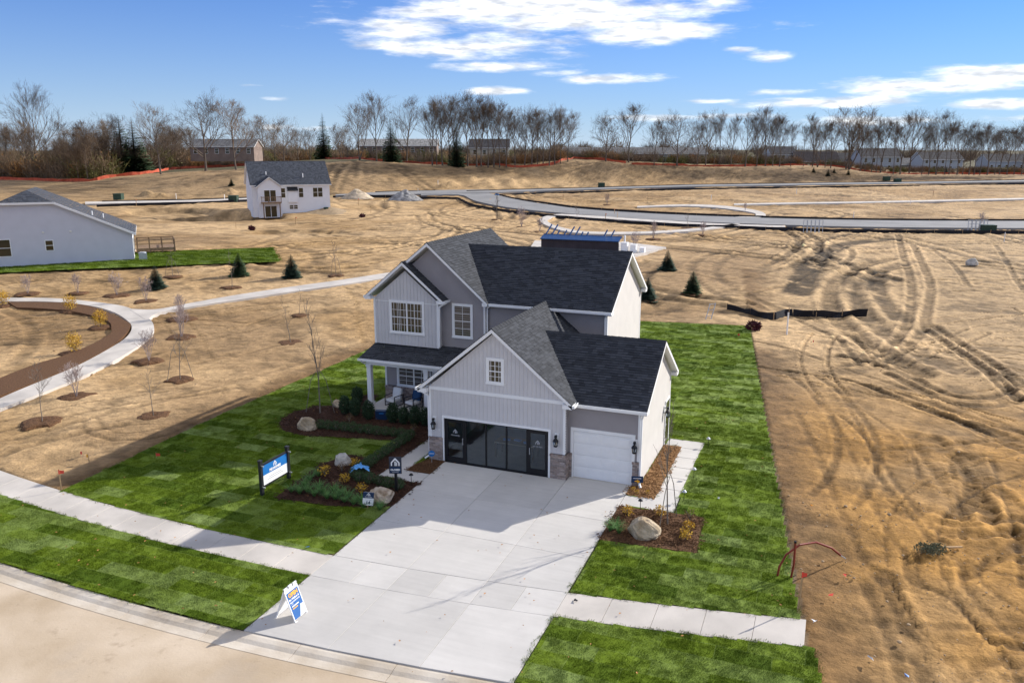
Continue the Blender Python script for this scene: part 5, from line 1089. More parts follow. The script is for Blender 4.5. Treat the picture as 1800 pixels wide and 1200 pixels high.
stake(1405,1068,1.25,'tall wooden stake with red ribbon at the sod corner'); stake(108,862,.95,'orange topped wooden stake at the lawn corner by the pavement'); stake(157,815,.5,'short yellow and red marker in the soil',True,M_wood,None,.03,M_yel)
for u,v in ((275,805),(145,802),(1300,592)): stake(u,v,.3,'tiny pink flagged pin in the soil',True,M_steel,'pink flagged pins',.006)
stake(1383,588,1.7,'lone white post standing in pale sand',False,M_signw,None,.05)
stake(1430,605,.35,'orange flagged pin below the loose silt fence',True,M_steel,None,.008)
FARST=[(630,360,M_flag),(1080,378,M_flag),(1085,385,M_flag),(1064,388,M_flag),(990,352,M_flag),(676,362,MATS['liriope']),(652,374,MATS['liriope']),(1400,340,M_signw),(1600,360,M_signw),(1640,345,M_flag),(1250,352,M_signw),(240,362,M_flag),(395,352,M_signw),(310,350,M_signw),(440,345,M_signw),(735,340,M_signw),(770,325,M_signw),(520,395,M_flag),(415,402,M_flag),(1500,385,M_signw),(1765,425,M_signw)]
for u,v,mt in FARST: stake(u,v,1.3,'pale marker post standing on the far soil' if mt is M_signw else ('red ribboned stake on the far soil' if mt is M_flag else 'green ribboned stake near the white house'),mt is not M_signw,M_signw if mt is M_signw else M_wood,'pale far marker posts' if mt is M_signw else ('red far stakes' if mt is M_flag else 'green stakes near the white house'),.05,mt)
p=gp(1662,963); m=MB(); m.bar((-.6,.1,.05),(.55,-.15,.06),.07,.04); o=m.build('lath',M_wood,None,label='loose pale lath with a red tip lying on the soil',cat='lath',loc=(p.x,p.y,p.z),rz=.6); m=MB(); m.bar((-.66,.113,.05),(-.6,.1,.05),.072,.042); m.build('red_tip',M_flag,o)
p=gp(1635,970); b=leafball(900,.62,.16,.075,mat('dead_evergreen',(.10,.105,.06),.9,.4,6,col2=(.20,.20,.12)),99,.14,.2); obj('cut_branch',b,None,'pile of cut dull green branches on the sand','branch pile',loc=(p.x,p.y,p.z),rz=.5).scale=(1,.6,1)
for i,(u,v,c,l) in enumerate([(1593,1190,M_blue,'blue plastic scrap lying on the soil'),(1530,1157,M_signw,'white and red crumpled wrapper on the soil'),(1430,1093,M_signw,'white scrap beside the pavement end'),(1428,890,M_yel,'yellow scrap on the orange sand'),(1460,1046,M_flag,'red scrap on the stony soil'),(1486,1012,M_flag,'red scrap near the conduits'),(541,962,M_blue,'blue scrap on the lawn edge'),(1265,876,M_signw,'white cap on the side lawn'),(1012,1055,M_dark,'small dark iron cover on the pavement crossing')]):
    p=gp(u,v,.04); rr=random.Random(i); m=MB(); m.v=[(rr.uniform(-.1,.1),rr.uniform(-.1,.1),rr.uniform(0,.07)) for _ in range(7)]; m.f=[(0,1,2),(1,2,3),(2,3,4),(3,4,5),(4,5,6),(0,2,5)]; m.c=[None]*6; m.m=[0]*6
    m.build('litter_scrap',c,None,label=l,cat='litter',loc=(p.x,p.y,p.z+.01))
lv=MB()
lf=[];M_leaf=mat('fallen_leaf',(.40,.20,.07),.9,.4,3)
n=300; x=rng.uniform(-14,17,n); y=rng.uniform(-14,12,n); k=~inpoly(x,y,HOUSE)
for a,b_ in zip(x[k],y[k]): s=random.uniform(.025,.06); t=random.uniform(0,6.3); c,d=math.cos(t)*s,math.sin(t)*s; z=Z(a,b_)+.085; lv.quad((a-c,b_-d,z),(a+d*.6,b_-c*.6,z+.02),(a+c,b_+d,z+.005),(a-d*.6,b_+c*.6,z+.02))
lv.build('fallen_leaves',M_leaf,None,kind='stuff',label='scattered dry leaves')
def rockpile(u,v,w,h,mt,label,seed):
    p=gp(u,v); rr=random.Random(seed); bm=bmesh.new(); bmesh.ops.create_icosphere(bm,subdivisions=4,radius=1)
    for q in bm.verts:
        r=math.hypot(q.co.x,q.co.y); zz=max(0,1-r)**.9 if q.co.z>-.2 else -.1; q.co=Vector((q.co.x*w*rr.uniform(.97,1.03),q.co.y*w*.8,zz*h*rr.uniform(.9,1.1)-.1))
    me=bpy.data.meshes.new('pile'); bm.to_mesh(me); bm.free(); me.materials.append(mt); obj('soil_pile',me,None,label,'pile',loc=(p.x,p.y,p.z))
rockpile(712,351,4.2,2.4,mat('gravel',(.26,.25,.24),.95,.5,1.2,.9,4.),'grey gravel heap beside the new road',1); rockpile(628,348,4.0,2.2,mat('sand_heap',(.5,.40,.28),.95,.3,1.,.8,3.),'tan sand heap near the white house',2)
for u,v,l,c in ((1325,580,'dark maroon bag at the back corner of the lawn',0),(443,404,'dark maroon bag below the white house',0),(637,382,'dark maroon bag on the slope by the white house',0)):
    p=gp(u,v); b=leafball(160,.45,.30,.3,mat('maroon',(.07,.012,.02),.7,.3,4),u,.28,.8); obj('soil_bag',b,None,l,'bag',loc=(p.x,p.y,p.z))
boulder((gp(1707,466).x,gp(1707,466).y),.65,.5,.62,0,M_rock2,'white field boulder alone on the far soil',21)
# ------------------------------------------------------------------ silt fences, orange fence
def ribbon_fence(name,label,cat,line,h,mt,step=3.,postm=None,wob=.12,sag=.1,group=None,thick=.02,posts=True):
    P=pxline(line); P=np.array(P); s=np.concatenate([[0],np.cumsum(np.hypot(*np.diff(P,axis=0).T))]); n=max(4,int(s[-1]/(step/3))); tt=np.linspace(0,s[-1],n); X=np.interp(tt,s,P[:,0]);Y=np.interp(tt,s,P[:,1]); Zz=T(X,Y); rr=random.Random(int(line[0][0]))
    hh=[h*(1-sag*rr.random()-(.35*sag*3 if rr.random()<.08 else 0)) for _ in range(n)]; off=[rr.gauss(0,wob) for _ in range(n)]
    t=thing(name,label,cat,(float(X[0]),float(Y[0]),float(Zz[0])),0,group); o=t.location; b=MB()
    for i in range(n-1):
        dx,dy=X[i+1]-X[i],Y[i+1]-Y[i]; L=math.hypot(dx,dy) or 1; nx,ny=-dy/L*thick,dx/L*thick
        q=[(X[i]-o[0],Y[i]-o[1]),(X[i+1]-o[0],Y[i+1]-o[1])]; za,zb=Zz[i]-o[2],Zz[i+1]-o[2]; ox=[(off[i]*.5*-dy/L,off[i]*.5*dx/L),(off[i+1]*.5*-dy/L,off[i+1]*.5*dx/L)]
        for sg in (1,-1): b.quad((q[0][0]+sg*nx,q[0][1]+sg*ny,za-.15),(q[1][0]+sg*nx,q[1][1]+sg*ny,zb-.15),(q[1][0]+sg*nx+ox[1][0],q[1][1]+sg*ny+ox[1][1],zb+hh[i+1]),(q[0][0]+sg*nx+ox[0][0],q[0][1]+sg*ny+ox[0][1],za+hh[i]))
        b.quad((q[0][0]+nx+ox[0][0],q[0][1]+ny+ox[0][1],za+hh[i]),(q[1][0]+nx+ox[1][0],q[1][1]+ny+ox[1][1],zb+hh[i+1]),(q[1][0]-nx+ox[1][0],q[1][1]-ny+ox[1][1],zb+hh[i+1]),(q[0][0]-nx+ox[0][0],q[0][1]-ny+ox[0][1],za+hh[i]))
    b.build('fabric',mt,t)
    if posts:
        pm=MB(); pm.box(-.025,.025,-.025,.025,-.2,h*1.12); pmm=pm.mesh('post',postm or M_wood); k=max(2,int(s[-1]/step)+1)
        for d in np.linspace(0,s[-1],k): x,y=np.interp(d,s,P[:,0]),np.interp(d,s,P[:,1]); obj('post',pmm,t,loc=(x-o[0],y-o[1],Z(x,y)-o[2]))
ribbon_fence('silt_fence','sagging loose black silt fence on the pale sand behind the lawn','fence',[(1278,545),(1312,551),(1340,558),(1364,560),(1390,553),(1440,556),(1480,555),(1523,553)],.55,M_silt,2.2,None,.25,.25)
ribbon_fence('silt_fence','black silt fence on the near side of the curving road','fence',[(650,346),(740,349),(800,350),(828,361),(880,371),(950,379),(1033,387),(1200,398),(1500,408),(1840,411)],.5,M_silt,4,None,.15,.15); ribbon_fence('silt_fence','black silt fence on the far side of the curving road','fence',[(872,343),(905,351),(967,360),(1033,368),(1200,378),(1500,388),(1840,390)],.5,M_silt,4)
ribbon_fence('silt_fence','black silt fence on the near side of the far road','fence',[(868,344),(1000,339.5),(1200,333.5),(1400,330.5),(1840,323.5)],.42,M_silt,5,posts=False); ribbon_fence('silt_fence','black silt fence on the far side of the far road','fence',[(820,338),(900,335.5),(1000,333),(1200,327),(1400,324),(1840,317)],.5,M_silt,5,posts=False)
ribbon_fence('silt_fence','black silt fence in front of the pale road by the ranch house','fence',[(170,364),(250,361),(350,358),(443,354)],.5,M_silt,5,posts=False); ribbon_fence('silt_fence','black silt fence behind the pale road by the ranch house','fence',[(180,357),(250,355),(350,353),(443,349)],.5,M_silt,5,posts=False); ribbon_fence('silt_fence','short black silt fence past the sand heap','fence',[(585,348),(612,347)],.5,M_silt,5,posts=False); ribbon_fence('silt_fence','black silt fence behind the gravel heap','fence',[(660,340),(720,338),(765,337)],.5,M_silt,5,posts=False)
ribbon_fence('safety_fence','sagging orange safety fence along the edge of the dense woods','fence',[(-60,316),(30,317),(100,319),(160,318),(200,311),(260,305),(300,299),(360,295),(440,291)],.9,M_orange,6,M_steel,.3,.35,posts=False)
ribbon_fence('safety_fence','orange safety fence on the berm crest under the tall bare trees','fence',[(570,280),(640,281),(700,285),(760,289),(830,292),(900,294),(950,292),(980,286),(1010,280),(1060,282),(1100,287)],.8,M_orange,6,M_steel,.3,.35,posts=False)
ribbon_fence('safety_fence','orange safety fence sloping down past the small spruces','fence',[(1110,289),(1200,291),(1300,292),(1420,291),(1480,295),(1520,301),(1575,306),(1640,306),(1840,306)],.65,M_orange,6,M_steel,.3,.5,posts=False)
# ------------------------------------------------------------------ blue pavilion
pz=gp(1030,440); a=gp(1170,437); ax=(Vector((math.cos(R_(25)),math.sin(R_(25)),0)))
def pav():
    p0=gp(951,441); p1=gp(1087,447); d=(p1-p0); L=d.length; d.normalize(); ang=math.atan2(d.y,d.x); L*=1.0
    zb=Z(p0.x,p0.y); t=thing('pavilion','blue and dark panelled open shelter with slanting blue beams behind the house','pavilion',(p0.x,p0.y,zb),ang)
    k=int(L/1.25)
    for i in range(k): m=MB(); m.box(L*i/k+.006,L*(i+1)/k-.006,0,.12,0,1.5); m.build('wall_panel',M_pav,t)
    m=MB(); m.box(-.05,L+.05,-.25,.15,1.5,1.58); m.quad((-.1,-.3,1.55),(L+.1,-.3,1.55),(L+.1,1.5,2.0),(-.1,1.5,2.0)); m.quad((-.1,1.5,1.98),(L+.1,1.5,1.98),(L+.1,-.3,1.53),(-.1,-.3,1.53)); m.box(-.1,L+.1,1.4,1.5,1.85,2.01); m.build('sloping_fascia',M_pblue,t)
    for x,h in ((.1,1.9),(.9,1.9),(1.6,.9),(2.5,.9),(3.2,1.6),(3.95,1.6),(4.7,.7),(5.4,.7),(7.6,1.2),(8.5,1.2),(10.2,1.3),(10.9,1.4)):
        if x>L: continue
        m=MB(); m.bar((x,1.45,1.85),(x+.22*h,1.45+h*.7,1.9+h*.62),.10,.16); m.build('slanting_beam',M_pblue,t)
    for x in (.15,L-.15):
        for y in (.3,4.): m=MB(); m.box(x-.1,x+.1,y-.1,y+.1,0,1.9 if y>1 else 1.6); m.build('post',M_signw if x>1 else M_pblue,t)
    M=t.matrix_world
    cx=L+.6
    for i,(w,h) in enumerate(((.75,1.35),(.7,1.1),(.6,.7))):
        q=Vector((cx+i*1.0,.6+i*.5,0)); q.rotate(Matrix.Rotation(ang,3,'Z')); w0=Vector((p0.x,p0.y,zb))+q; b=MB(); b.box(-w/2,w/2,-.4,.4,.08,h); b.box(-w/2+.05,w/2-.05,-.42,-.401,h*.3,h-.08); b.box(-w/2-.03,w/2+.03,-.43,.43,h,h+.06)
        b.build('mail_cabinet',M_signw,None,label=('tall','middle','low')[i]+' white cabinet on the slab beside the blue shelter',cat='cabinet',loc=(w0.x,w0.y,Z(w0.x,w0.y)),rz=ang)
    sheet('pavilion_slab',[tuple(gp(u,v).xy) for u,v in ((930,441),(1110,455),(1171,437),(1100,428),(940,425))],[],M_conc,.2,4.,thick=.4,label='pale concrete slab under the blue shelter')
pav()
# ------------------------------------------------------------------ neighbouring houses
HA=R_(45.5)     # right-hand axis of the neighbouring houses
def wbox(parent,name,q,mt): m=MB(); m.box(*q); return m.build(name,mt,parent)
def nwin(parent,x0,x1,z0,z1,y,grid=1,fr=M_white):
    m=MB(); t=.07; m.box(x0-t,x1+t,y-.05,y,z0-t,z0); m.box(x0-t,x1+t,y-.05,y,z1,z1+t); m.box(x0-t,x0,y-.05,y,z0,z1); m.box(x1,x1+t,y-.05,y,z0,z1); m.box(x0,x1,y-.045,y,(z0+z1)/2-.03,(z0+z1)/2+.03)
    if grid>1: m.box((x0+x1)/2-.05,(x0+x1)/2+.05,y-.046,y,z0,z1)
    w=m.build('window',fr,parent); p=MB(); p.box(x0,x1,y-.02,y-.004,z0,z1); p.build('pane',M_pane,w); return w
def white_house():
    pc=gp(581,371); rt=Vector((math.cos(HA),math.sin(HA),0)); dp=Vector((-rt.y,rt.x,0)); W=14.6
    o=pc-rt*W; zb=gp(470,388).z-.25; t=thing('white_house','white walkout house with dark roof and a small wooden balcony','house',(o.x,o.y,zb),HA); D=9.5; E=6.0
    lap=lambda *a,**k:lap_wall(t,*a,**k)
    lap_wall(t,[(0,0),(W,0),(W,E),(0,E)],'y',0,-1,M_wh,.2); lap_wall(t,[(0,0),(D,0),(D,E),(D/2,E+4.1),(0,E)],'x',0,-1,M_wh,.2); lap_wall(t,[(0,0),(D,0),(D,E),(D/2,E+4.1),(0,E)],'x',W,1,M_wh,.2); wbox(t,'wall_rear',(0,W,D-.1,D,0,E),M_wh)
    gable_roof(t,'x',D/2,E+4.35,(D/2+.4,D/2+.4),E+.02,-.35,W+.35,base=(.062,.068,.082),expo=.3)
    lap_wall(t,[(.9,0),(5.1,0),(5.1,5.75),(3.0,7.35),(.9,5.75)],'y',-1.6,-1,M_wh,.2); wbox(t,'bay_side',(.9,1.0,-1.59,0,0,5.75),M_wh); wbox(t,'bay_side',(5.0,5.1,-1.59,0,0,5.75),M_wh)
    gable_roof(t,'y',3.0,7.6,(2.5,2.5),5.72,-1.95,2.2,base=(.062,.068,.082),expo=.3)
    for z0,z1 in ((.12,2.15),(3.05,5.1)):
        m=MB(); m.box(2.0,4.1,-1.66,-1.6,z1,z1+.1); m.box(1.9,2.0,-1.66,-1.6,z0,z1+.1); m.box(4.1,4.2,-1.66,-1.6,z0,z1+.1); m.box(3.0,3.1,-1.65,-1.6,z0,z1); s=m.build('sliding_door',M_white,t); wbox(s,'pane',(2.0,3.0,-1.63,-1.604,z0,z1),M_pane); wbox(s,'pane',(3.1,4.1,-1.63,-1.604,z0,z1),M_pane)
    for a in ((5.35,6.1,3.6,5.35,1),(8.7,9.5,3.6,5.35,1),(11.4,13.2,3.6,5.35,2)): nwin(t,*a[:4],0,a[4])
    nwin(t,6.8,8.3,1.4,2.1,0,2); wbox(t,'chimney_bump',(6.6,8.3,-.5,-.02,2.7,5.0),M_wh); m=MB(); m.quad((6.45,-.75,4.95),(8.45,-.75,4.95),(8.45,0,5.6),(6.45,0,5.6)); m.box(6.45,8.45,-.76,-.02,4.87,4.94); m.build('bump_roof',M_dark,t)
    b=MB(); b.box(1.3,4.9,-2.9,-1.61,2.72,2.92); bo=b.build('balcony',M_deck,t)
    pieces('post',[(1.5,1.68,-2.85,-2.67,0,2.72),(4.5,4.68,-2.85,-2.67,0,2.72)],M_deck,bo)
    pieces('rail',[(1.3,4.9,-2.9,-2.84,3.85,3.95),(1.3,1.36,-2.84,-1.61,3.85,3.95),(4.84,4.9,-2.84,-1.61,3.85,3.95)],M_deck,bo); m=MB()
    for x in np.arange(1.35,4.9,.16): m.box(x,x+.03,-2.89,-2.86,2.92,3.85)
    m.build('baluster',M_deck,bo,kind='stuff'); pieces('rail_post',[(x,x+.1,-2.92,-2.82,2.9,4.02) for x in (1.28,2.5,3.7,4.82)],M_deck,bo)
    for x,z in ((3.0,8.0),(9.8,7.6)): m=MB(); m.tube([(x,1.2 if z<8 else 1.9,z-.6),(x,1.2 if z<8 else 1.9,z+.5)],.09,6); m.build('roof_vent',M_signw,t)
    p=Vector((W-1.,-.7,0)); p.rotate(Matrix.Rotation(HA,3,'Z')); q=t.location+p; b=MB(); b.box(-.4,.4,-.4,.4,0,.85); b.tube([(0,0,.85),(0,0,.9)],.33,10); zq=Z(q.x,q.y); b.build('air_conditioner',M_green_box,None,label='dark air conditioner at the corner of the white house',cat='air conditioner',loc=(q.x,q.y,max(zq,zb)-.02),rz=HA)
    # earth bank that buries the right-hand part of the wall
    m=MB(); n=14; Ls=[]
    for i in range(n+1):
        x=5.3+(W+7-5.3)*i/n; hz=1.75*min(1,(x-5.3)/9.3)-.1
        if x>W: hz*=max(0,1-(x-W)/7)
        m.v+= [(x,-.02 if x<W else .3,hz),(x,-2.5-hz*1.2,hz*.62-.15),(x,-7-hz*2.2,-.75)]
    for i in range(n):
        for j in range(2): a=i*3+j; m.f.append((a,a+1,a+4,a+3)); m.c.append((.33,.24,.145)); m.m.append(0)
    o2=m.build('bank',M_dirt,None,True,kind='structure',label='soil bank against the white house'); o2.location=t.location; o2.rotation_euler=(0,0,HA)
white_house()
def ranch_house():
    pr=gp(237,459); rt=Vector((math.cos(HA),math.sin(HA),0)); W=24; o=pr-rt*W; zb=pr.z-.05; t=thing('ranch_house','pale lavender white single storey house with clipped gable roof','house',(o.x,o.y,zb),HA); D=11.; E=3.35; sl=.47
    # camera-side gable wall: x from 0..W, clipped top
    xr=W; xc=W-7.4; xl_=W-12.8; top=E+7.4*sl
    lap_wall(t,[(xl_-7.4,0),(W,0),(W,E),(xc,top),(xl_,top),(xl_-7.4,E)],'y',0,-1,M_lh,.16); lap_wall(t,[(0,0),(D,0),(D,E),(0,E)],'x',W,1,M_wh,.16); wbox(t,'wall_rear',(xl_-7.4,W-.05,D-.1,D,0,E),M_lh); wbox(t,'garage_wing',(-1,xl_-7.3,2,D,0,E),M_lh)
    bs=(.062,.068,.082); xm=(xc+xl_)/2; rz=E+(W-xm)*sl; yo=-.35; hb=(rz-top)/sl*.9
    b=MB(); shingle_slope(b,(W+.4,yo,E-.1),(W+.4,D+.4,E-.1),(xm,D+.4,rz),(xm,hb,rz),.3,base=bs); b2=MB()
    # right slope split so that the hip clips it
    b=MB(); shingle_slope(b,(W+.4,yo,E-.15),(W+.4,D+.4,E-.15),(xc,D+.4,top+.05),(xc,yo,top+.05),.3,base=bs); shingle_slope(b,(xc,yo,top+.05),(xc,D+.4,top+.05),(xm,D+.4,rz),(xm,hb,rz),.3,base=bs)
    shingle_slope(b,(xl_-7.8,D+.4,E-.15),(xl_-7.8,yo,E-.15),(xl_,yo,top+.05),(xl_,D+.4,top+.05),.3,base=bs); shingle_slope(b,(xl_,D+.4,top+.05),(xl_,yo,top+.05),(xm,hb,rz),(xm,D+.4,rz),.3,base=bs); shingle_slope(b,(xl_,yo,top+.05),(xc,yo,top+.05),(xm+.02,hb,rz),(xm-.02,hb,rz),.3,base=bs)
    r=b.build('roof',M_shing,t)
    m=MB()
    for p,q in (((W+.4,yo,E-.22),(xc,yo,top-.03)),((xc,yo,top-.03),(xl_,yo,top-.03)),((xl_,yo,top-.03),(xl_-7.8,yo,E-.22))): m.bar(p,q,.1,.22)
    m.box(W+.3,W+.4,yo,D+.4,E-.35,E-.18); m.build('fascia',M_white,r)
    b=MB(); shingle_slope(b,(-1.5,1.6,E+.1),(xl_-2,1.6,E+.1),(xl_-2,6.5,E+2.9),(-1.5,6.5,E+2.9),.3,base=bs); shingle_slope(b,(xl_-2,11.4,E+.1),(-1.5,11.4,E+.1),(-1.5,6.5,E+2.9),(xl_-2,6.5,E+2.9),.3,base=bs); b.build('wing_roof',M_shing,t)
    for x,y,z in ((W-3.9,2,E+2.0),(W-2.9,4,E+1.55)): m=MB(); m.tube([(x,y,z-.6),(x,y,z+.35)],.08,6); m.build('roof_vent',M_signw,t)
    nwin(t,W-13.15,W-12.0,1.25,3.0,0); nwin(t,W-8.65,W-7.95,1.7,2.75,0)
    for x in (W-13.6,W-8.75,W-6.1): m=MB(); m.tube([(x,-.02,3.75 if x<W-10 else 3.7),(x,-.12,3.68)],.12,8); m.build('wall_vent',M_white,t)
    for y0,y1 in ((1.6,2.6),(6.5,8.5)):
        m=MB(); m.box(W+.02,W+.06,y0,y1,.6,2.5); m.build('side_window',M_pane,t)
    q=Vector((W+.9,-.2,0)); q.rotate(Matrix.Rotation(HA,3,'Z')); q+=t.location; b=MB(); b.box(-.42,.42,-.42,.42,0,.85); b.tube([(0,0,.85),(0,0,.92)],.36,10); b.build('air_conditioner',M_steel,None,label='grey air conditioner beside the pale ranch house',cat='air conditioner',loc=(q.x,q.y,Z(q.x,q.y)+.1),rz=HA)
    q=Vector((W+.1,5.2,0)); q.rotate(Matrix.Rotation(HA,3,'Z')); q+=t.location; d=thing('timber_deck','raised timber deck with railing beside the pale ranch house','deck',(q.x,q.y,zb),HA)
    for i in range(9): wbox(d,'deck_board',(.1,4.4,i*.4,i*.4+.37,.85,.90),M_deck)
    pieces('skirt',[(.1,4.4,-.06,0,.55,.9),(4.4,4.46,-.06,3.6,.55,.9)],M_deck,d); pieces('post',[(x,x+.14,y,y+.14,0,1.9) for x in (.15,1.5,2.9,4.3) for y in (-.1,3.4)],M_deck,d); pieces('rail',[(.1,4.4,-.08,-.01,1.80,1.9),(.1,4.4,-.08,-.01,1.35,1.43),(4.36,4.43,0,3.5,1.8,1.9),(.1,4.4,3.45,3.52,1.8,1.9)],M_deck,d)
ranch_house()
# houses beyond the trees
def far_house(u,v,dist,W,D,hw,hr,wallm,base,label,rot=0.,sto=1):
    d=ray(u,263); d.z=0; d.normalize(); az=d; f=dist/ (d.dot(Vector((_h[0],_h[1],0)))); p=CAM+d*f; zb=CAM.z-(v-263)/1510*dist; ang=math.atan2(_r[1],_r[0])+R_(rot); c=Vector((p.x,p.y,zb))
    o=c-Vector((math.cos(ang),math.sin(ang),0))*W/2; t=thing('distant_house',label,'house',(o.x,o.y,zb-1.5),ang); E=hw+1.5
    wbox(t,'wall',(0,W,0,D,0,E),wallm); m=MB(); m.v=[(0,0,E),(0,D,E),(0,D/2,E+hr),(W,0,E),(W,D,E),(W,D/2,E+hr)]; m.f=[(0,1,2),(3,5,4)]; m.c=[None]*2; m.m=[0,0]; m.build('gable',wallm,t)
    gable_roof(t,'x',D/2,E+hr+.2,(D/2+.5,D/2+.5),E-.05,-.4,W+.4,base=base,expo=.9,caps=False)
    for s in range(sto):
        n=max(2,int(W/3.2))
        for i in range(n):
            x=W*(i+.5)/n; nwin(t,x-.55,x+.55,2.4+s*2.8,3.9+s*2.8,0)
    return t
GB=(.16,.155,.15); DB=(.07,.065,.065); BRW=mat('far_brick',(.23,.17,.14),.9,.15,.6); TANW=mat('far_tan',(.45,.40,.33),.9,.1); GRW=mat('far_grey',(.42,.44,.47),.9,.1)
for a in ((390,275,262,20,9,3.0,2.2,BRW,GB,'low brick house with grey roof and chimney behind the big bare tree'),(700,272,285,26,9,3.,2.1,BRW,(.30,.29,.27),'long low house with pale roof beyond the berm trees'),(860,276,300,14,10,3.2,3.,TANW,DB,'tan gabled house half hidden by the berm trees'),(1065,285,300,30,9,3.,2.0,BRW,GB,'long grey roofed house beyond the spreading oak'),(1190,285,305,22,9,3.,2.,GRW,GB,'grey low house beside the spreading oak'),
 (1378,297,335,10,10,5.6,3.0,GRW,DB,'narrow grey two storey house beyond the fence',0,2),(1440,300,330,17,10,3.6,3.6,BRW,(.05,.04,.04),'brown roofed house with broad dark roof beyond the small spruces'),(1552,302,335,16,11,5.8,3.2,GRW,DB,'pale blue two storey house beyond the tall trunks',0,2),(1500,303,345,10,10,4.6,3.,TANW,DB,'tan house beside the pale blue house'),(1660,303,350,17,11,5.2,3.,GRW,DB,'grey two storey house with wide dark roof',0,2),(1600,304,360,12,10,3.4,2.6,TANW,GB,'small tan house between the two storey houses'),(1780,300,370,20,10,4.,3.,GRW,DB,'grey house behind the densest row of slender trees')): far_house(*a)
# ------------------------------------------------------------------ woods along the berm
MT=(M_bark,M_twig); MT2=(M_bark,M_twig2)
BT=[bare_tree(101,18,9.0,(13,6,5,4),(.70,.55,.55,.6),.28,4,.012,.24,1,MT,.30),bare_tree(102,18,9.5,(14,6,5,4),(.90,.6,.6,.6),.32,4,.013,.20,1,MT,.28),bare_tree(103,18,7.5,(14,6,5,4),(.52,.5,.55,.6),.22,4,.012,.28,1,MT,.35),
    bare_tree(104,18,10.5,(14,6,6,4),(1.05,.65,.65,.6),.36,4,.014,.20,1,MT,.22),bare_tree(105,18,6.0,(11,5,5,4),(.5,.5,.55,.6),.16,4,.012,.45,1,MT,.35),bare_tree(106,18,7.5,(8,5,5,4),(.6,.55,.6,.6),.20,4,.012,.22,3,MT2,.3),bare_tree(107,18,8.5,(13,6,5,4),(.75,.6,.6,.6),.26,4,.014,.20,1,MT2,.25)]
BTH=[max(v.co.z for v in m[1].vertices) for m in BT]
def far_tree(u,v,tp,k,label,group=None,wide=1.):
    p=gp(u,v); h=(v-tp)/pxm(p); s=h/BTH[k]; wide*=1.12; tree('bare_tree',label,'tree',BT[k],(p.x,p.y,p.z-.2),random.random()*6.28,(s*wide,s*wide,s),group)
rr=random.Random(12)
for a in ((65,312,143,0,'very tall leafless tree above the dense woods',None,.9),(283,306,180,1,'round crowned leafless tree beside the dark pines',None,.9),(362,300,155,3,'broadest tall leafless tree in front of the brick house',None,.95),(415,298,172,6,'leafless brown crowned tree close to the broadest tree',None,1.),(500,296,205,1,'low spreading bare tree behind the white house ridge',None,.9),
 (662,283,160,2,'slim tall tree by the full green spruce',None,.95),(632,282,178,5,'crooked bare tree leaning over the fence',None,.9),(715,286,168,1,'round bare tree close to the full green spruce',None,.8),(1065,284,190,3,'wide oak standing alone on the berm crest',None,.85),(1105,286,180,2,'tall narrow oak beside the wide oak',None,1.1),(1190,291,188,3,'broad bare oak with low spreading limbs',None,.9),(1310,292,195,0,'bare tree with thick bent trunk past the broad oak',None,1.0),(1598,305,190,0,'isolated tall bare tree between the grey houses',None,.9)): far_tree(*a[:5],a[5],a[6])
L1='tall thin leafless tree in the row on the berm'
for u,v,tp in [(760,290,170),(778,291,165),(800,291,168),(822,293,160),(838,293,165),(858,294,168),(878,294,170),(922,293,185),(945,292,182),(985,287,180),(965,290,192),(1150,290,205),(1240,291,195),(1265,291,190),(1345,292,185),(1370,293,205),(1390,293,210),(768,290,178),(790,291,180),(846,293,178),(868,294,180),(890,294,188),(905,294,195),(935,293,190),(955,291,195),(975,288,188),(998,284,195),(1165,290,215),(1225,291,210),(1255,291,205),(1285,291,200),(1330,292,198),(1358,292,200)]: far_tree(u,v,tp,rr.choice((2,4,0,2)),L1,'thin bare trees along the berm',rr.uniform(.85,1.1))
L2='slender leafless tree in the row before the two storey houses'
for u in (1412,1428,1437,1450,1460,1487,1492,1512,1520,1532,1540,1548,1570,1582,1620,1632,1645,1660,1668,1682,1692,1703,1712,1722,1735,1748,1757,1770,1782,1795,1810): v=np.interp(u,[1400,1480,1575,1800],[292,297,307,307]); far_tree(u,v,v-rr.uniform(70,116) if u<1660 else v-rr.uniform(72,106),rr.choice((4,2,2,5,4)),L2,'slender bare trees before the two storey houses',rr.uniform(.8,1.2))
L3='leafless tree in the dense woods behind the ranch house'
for i in range(70):
    u=rr.uniform(-25,345); v=np.interp(u,[-60,160,200,300,345],[314,316,309,297,294])-rr.uniform(0,7); far_tree(u,v,v-rr.uniform(55,112)*(.8 if u>230 else .95),rr.choice((5,6,2,4,6,1)),L3,'bare trees of the dense woods',rr.uniform(.7,1.1))
L4='small bare tree behind the white house'
for u,tp in ((440,205),(465,200),(485,215),(525,225),(545,222),(600,215),(612,222)): far_tree(u,np.interp(u,[440,570,640],[290,279,280]),tp,rr.choice((1,5,6)),L4,'small bare trees behind the white house')
# conifers among them
BS=[spruce(31+k,14.,3.6,M_needle,36) for k in range(2)]
def far_spruce(u,v,tp,k,label,wide=1.): p=gp(u,v); h=(v-tp)/pxm(p); s=h/14; tree('conifer',label,'tree',BS[k],(p.x,p.y,p.z-.2),u,(s*wide,s*wide,s))
for a in ((218,306,202,0,'thinner of two dark pines in the woods',1.1),(240,305,205,1,'wider of two dark pines in the woods',1.2),(570,280,198,0,'tall pointed blue spruce behind the white house',.8),(688,285,206,1,'full dark green spruce on the berm',.9),(803,292,208,0,'conical pine among the thin bare trees',.75)): far_spruce(*a)
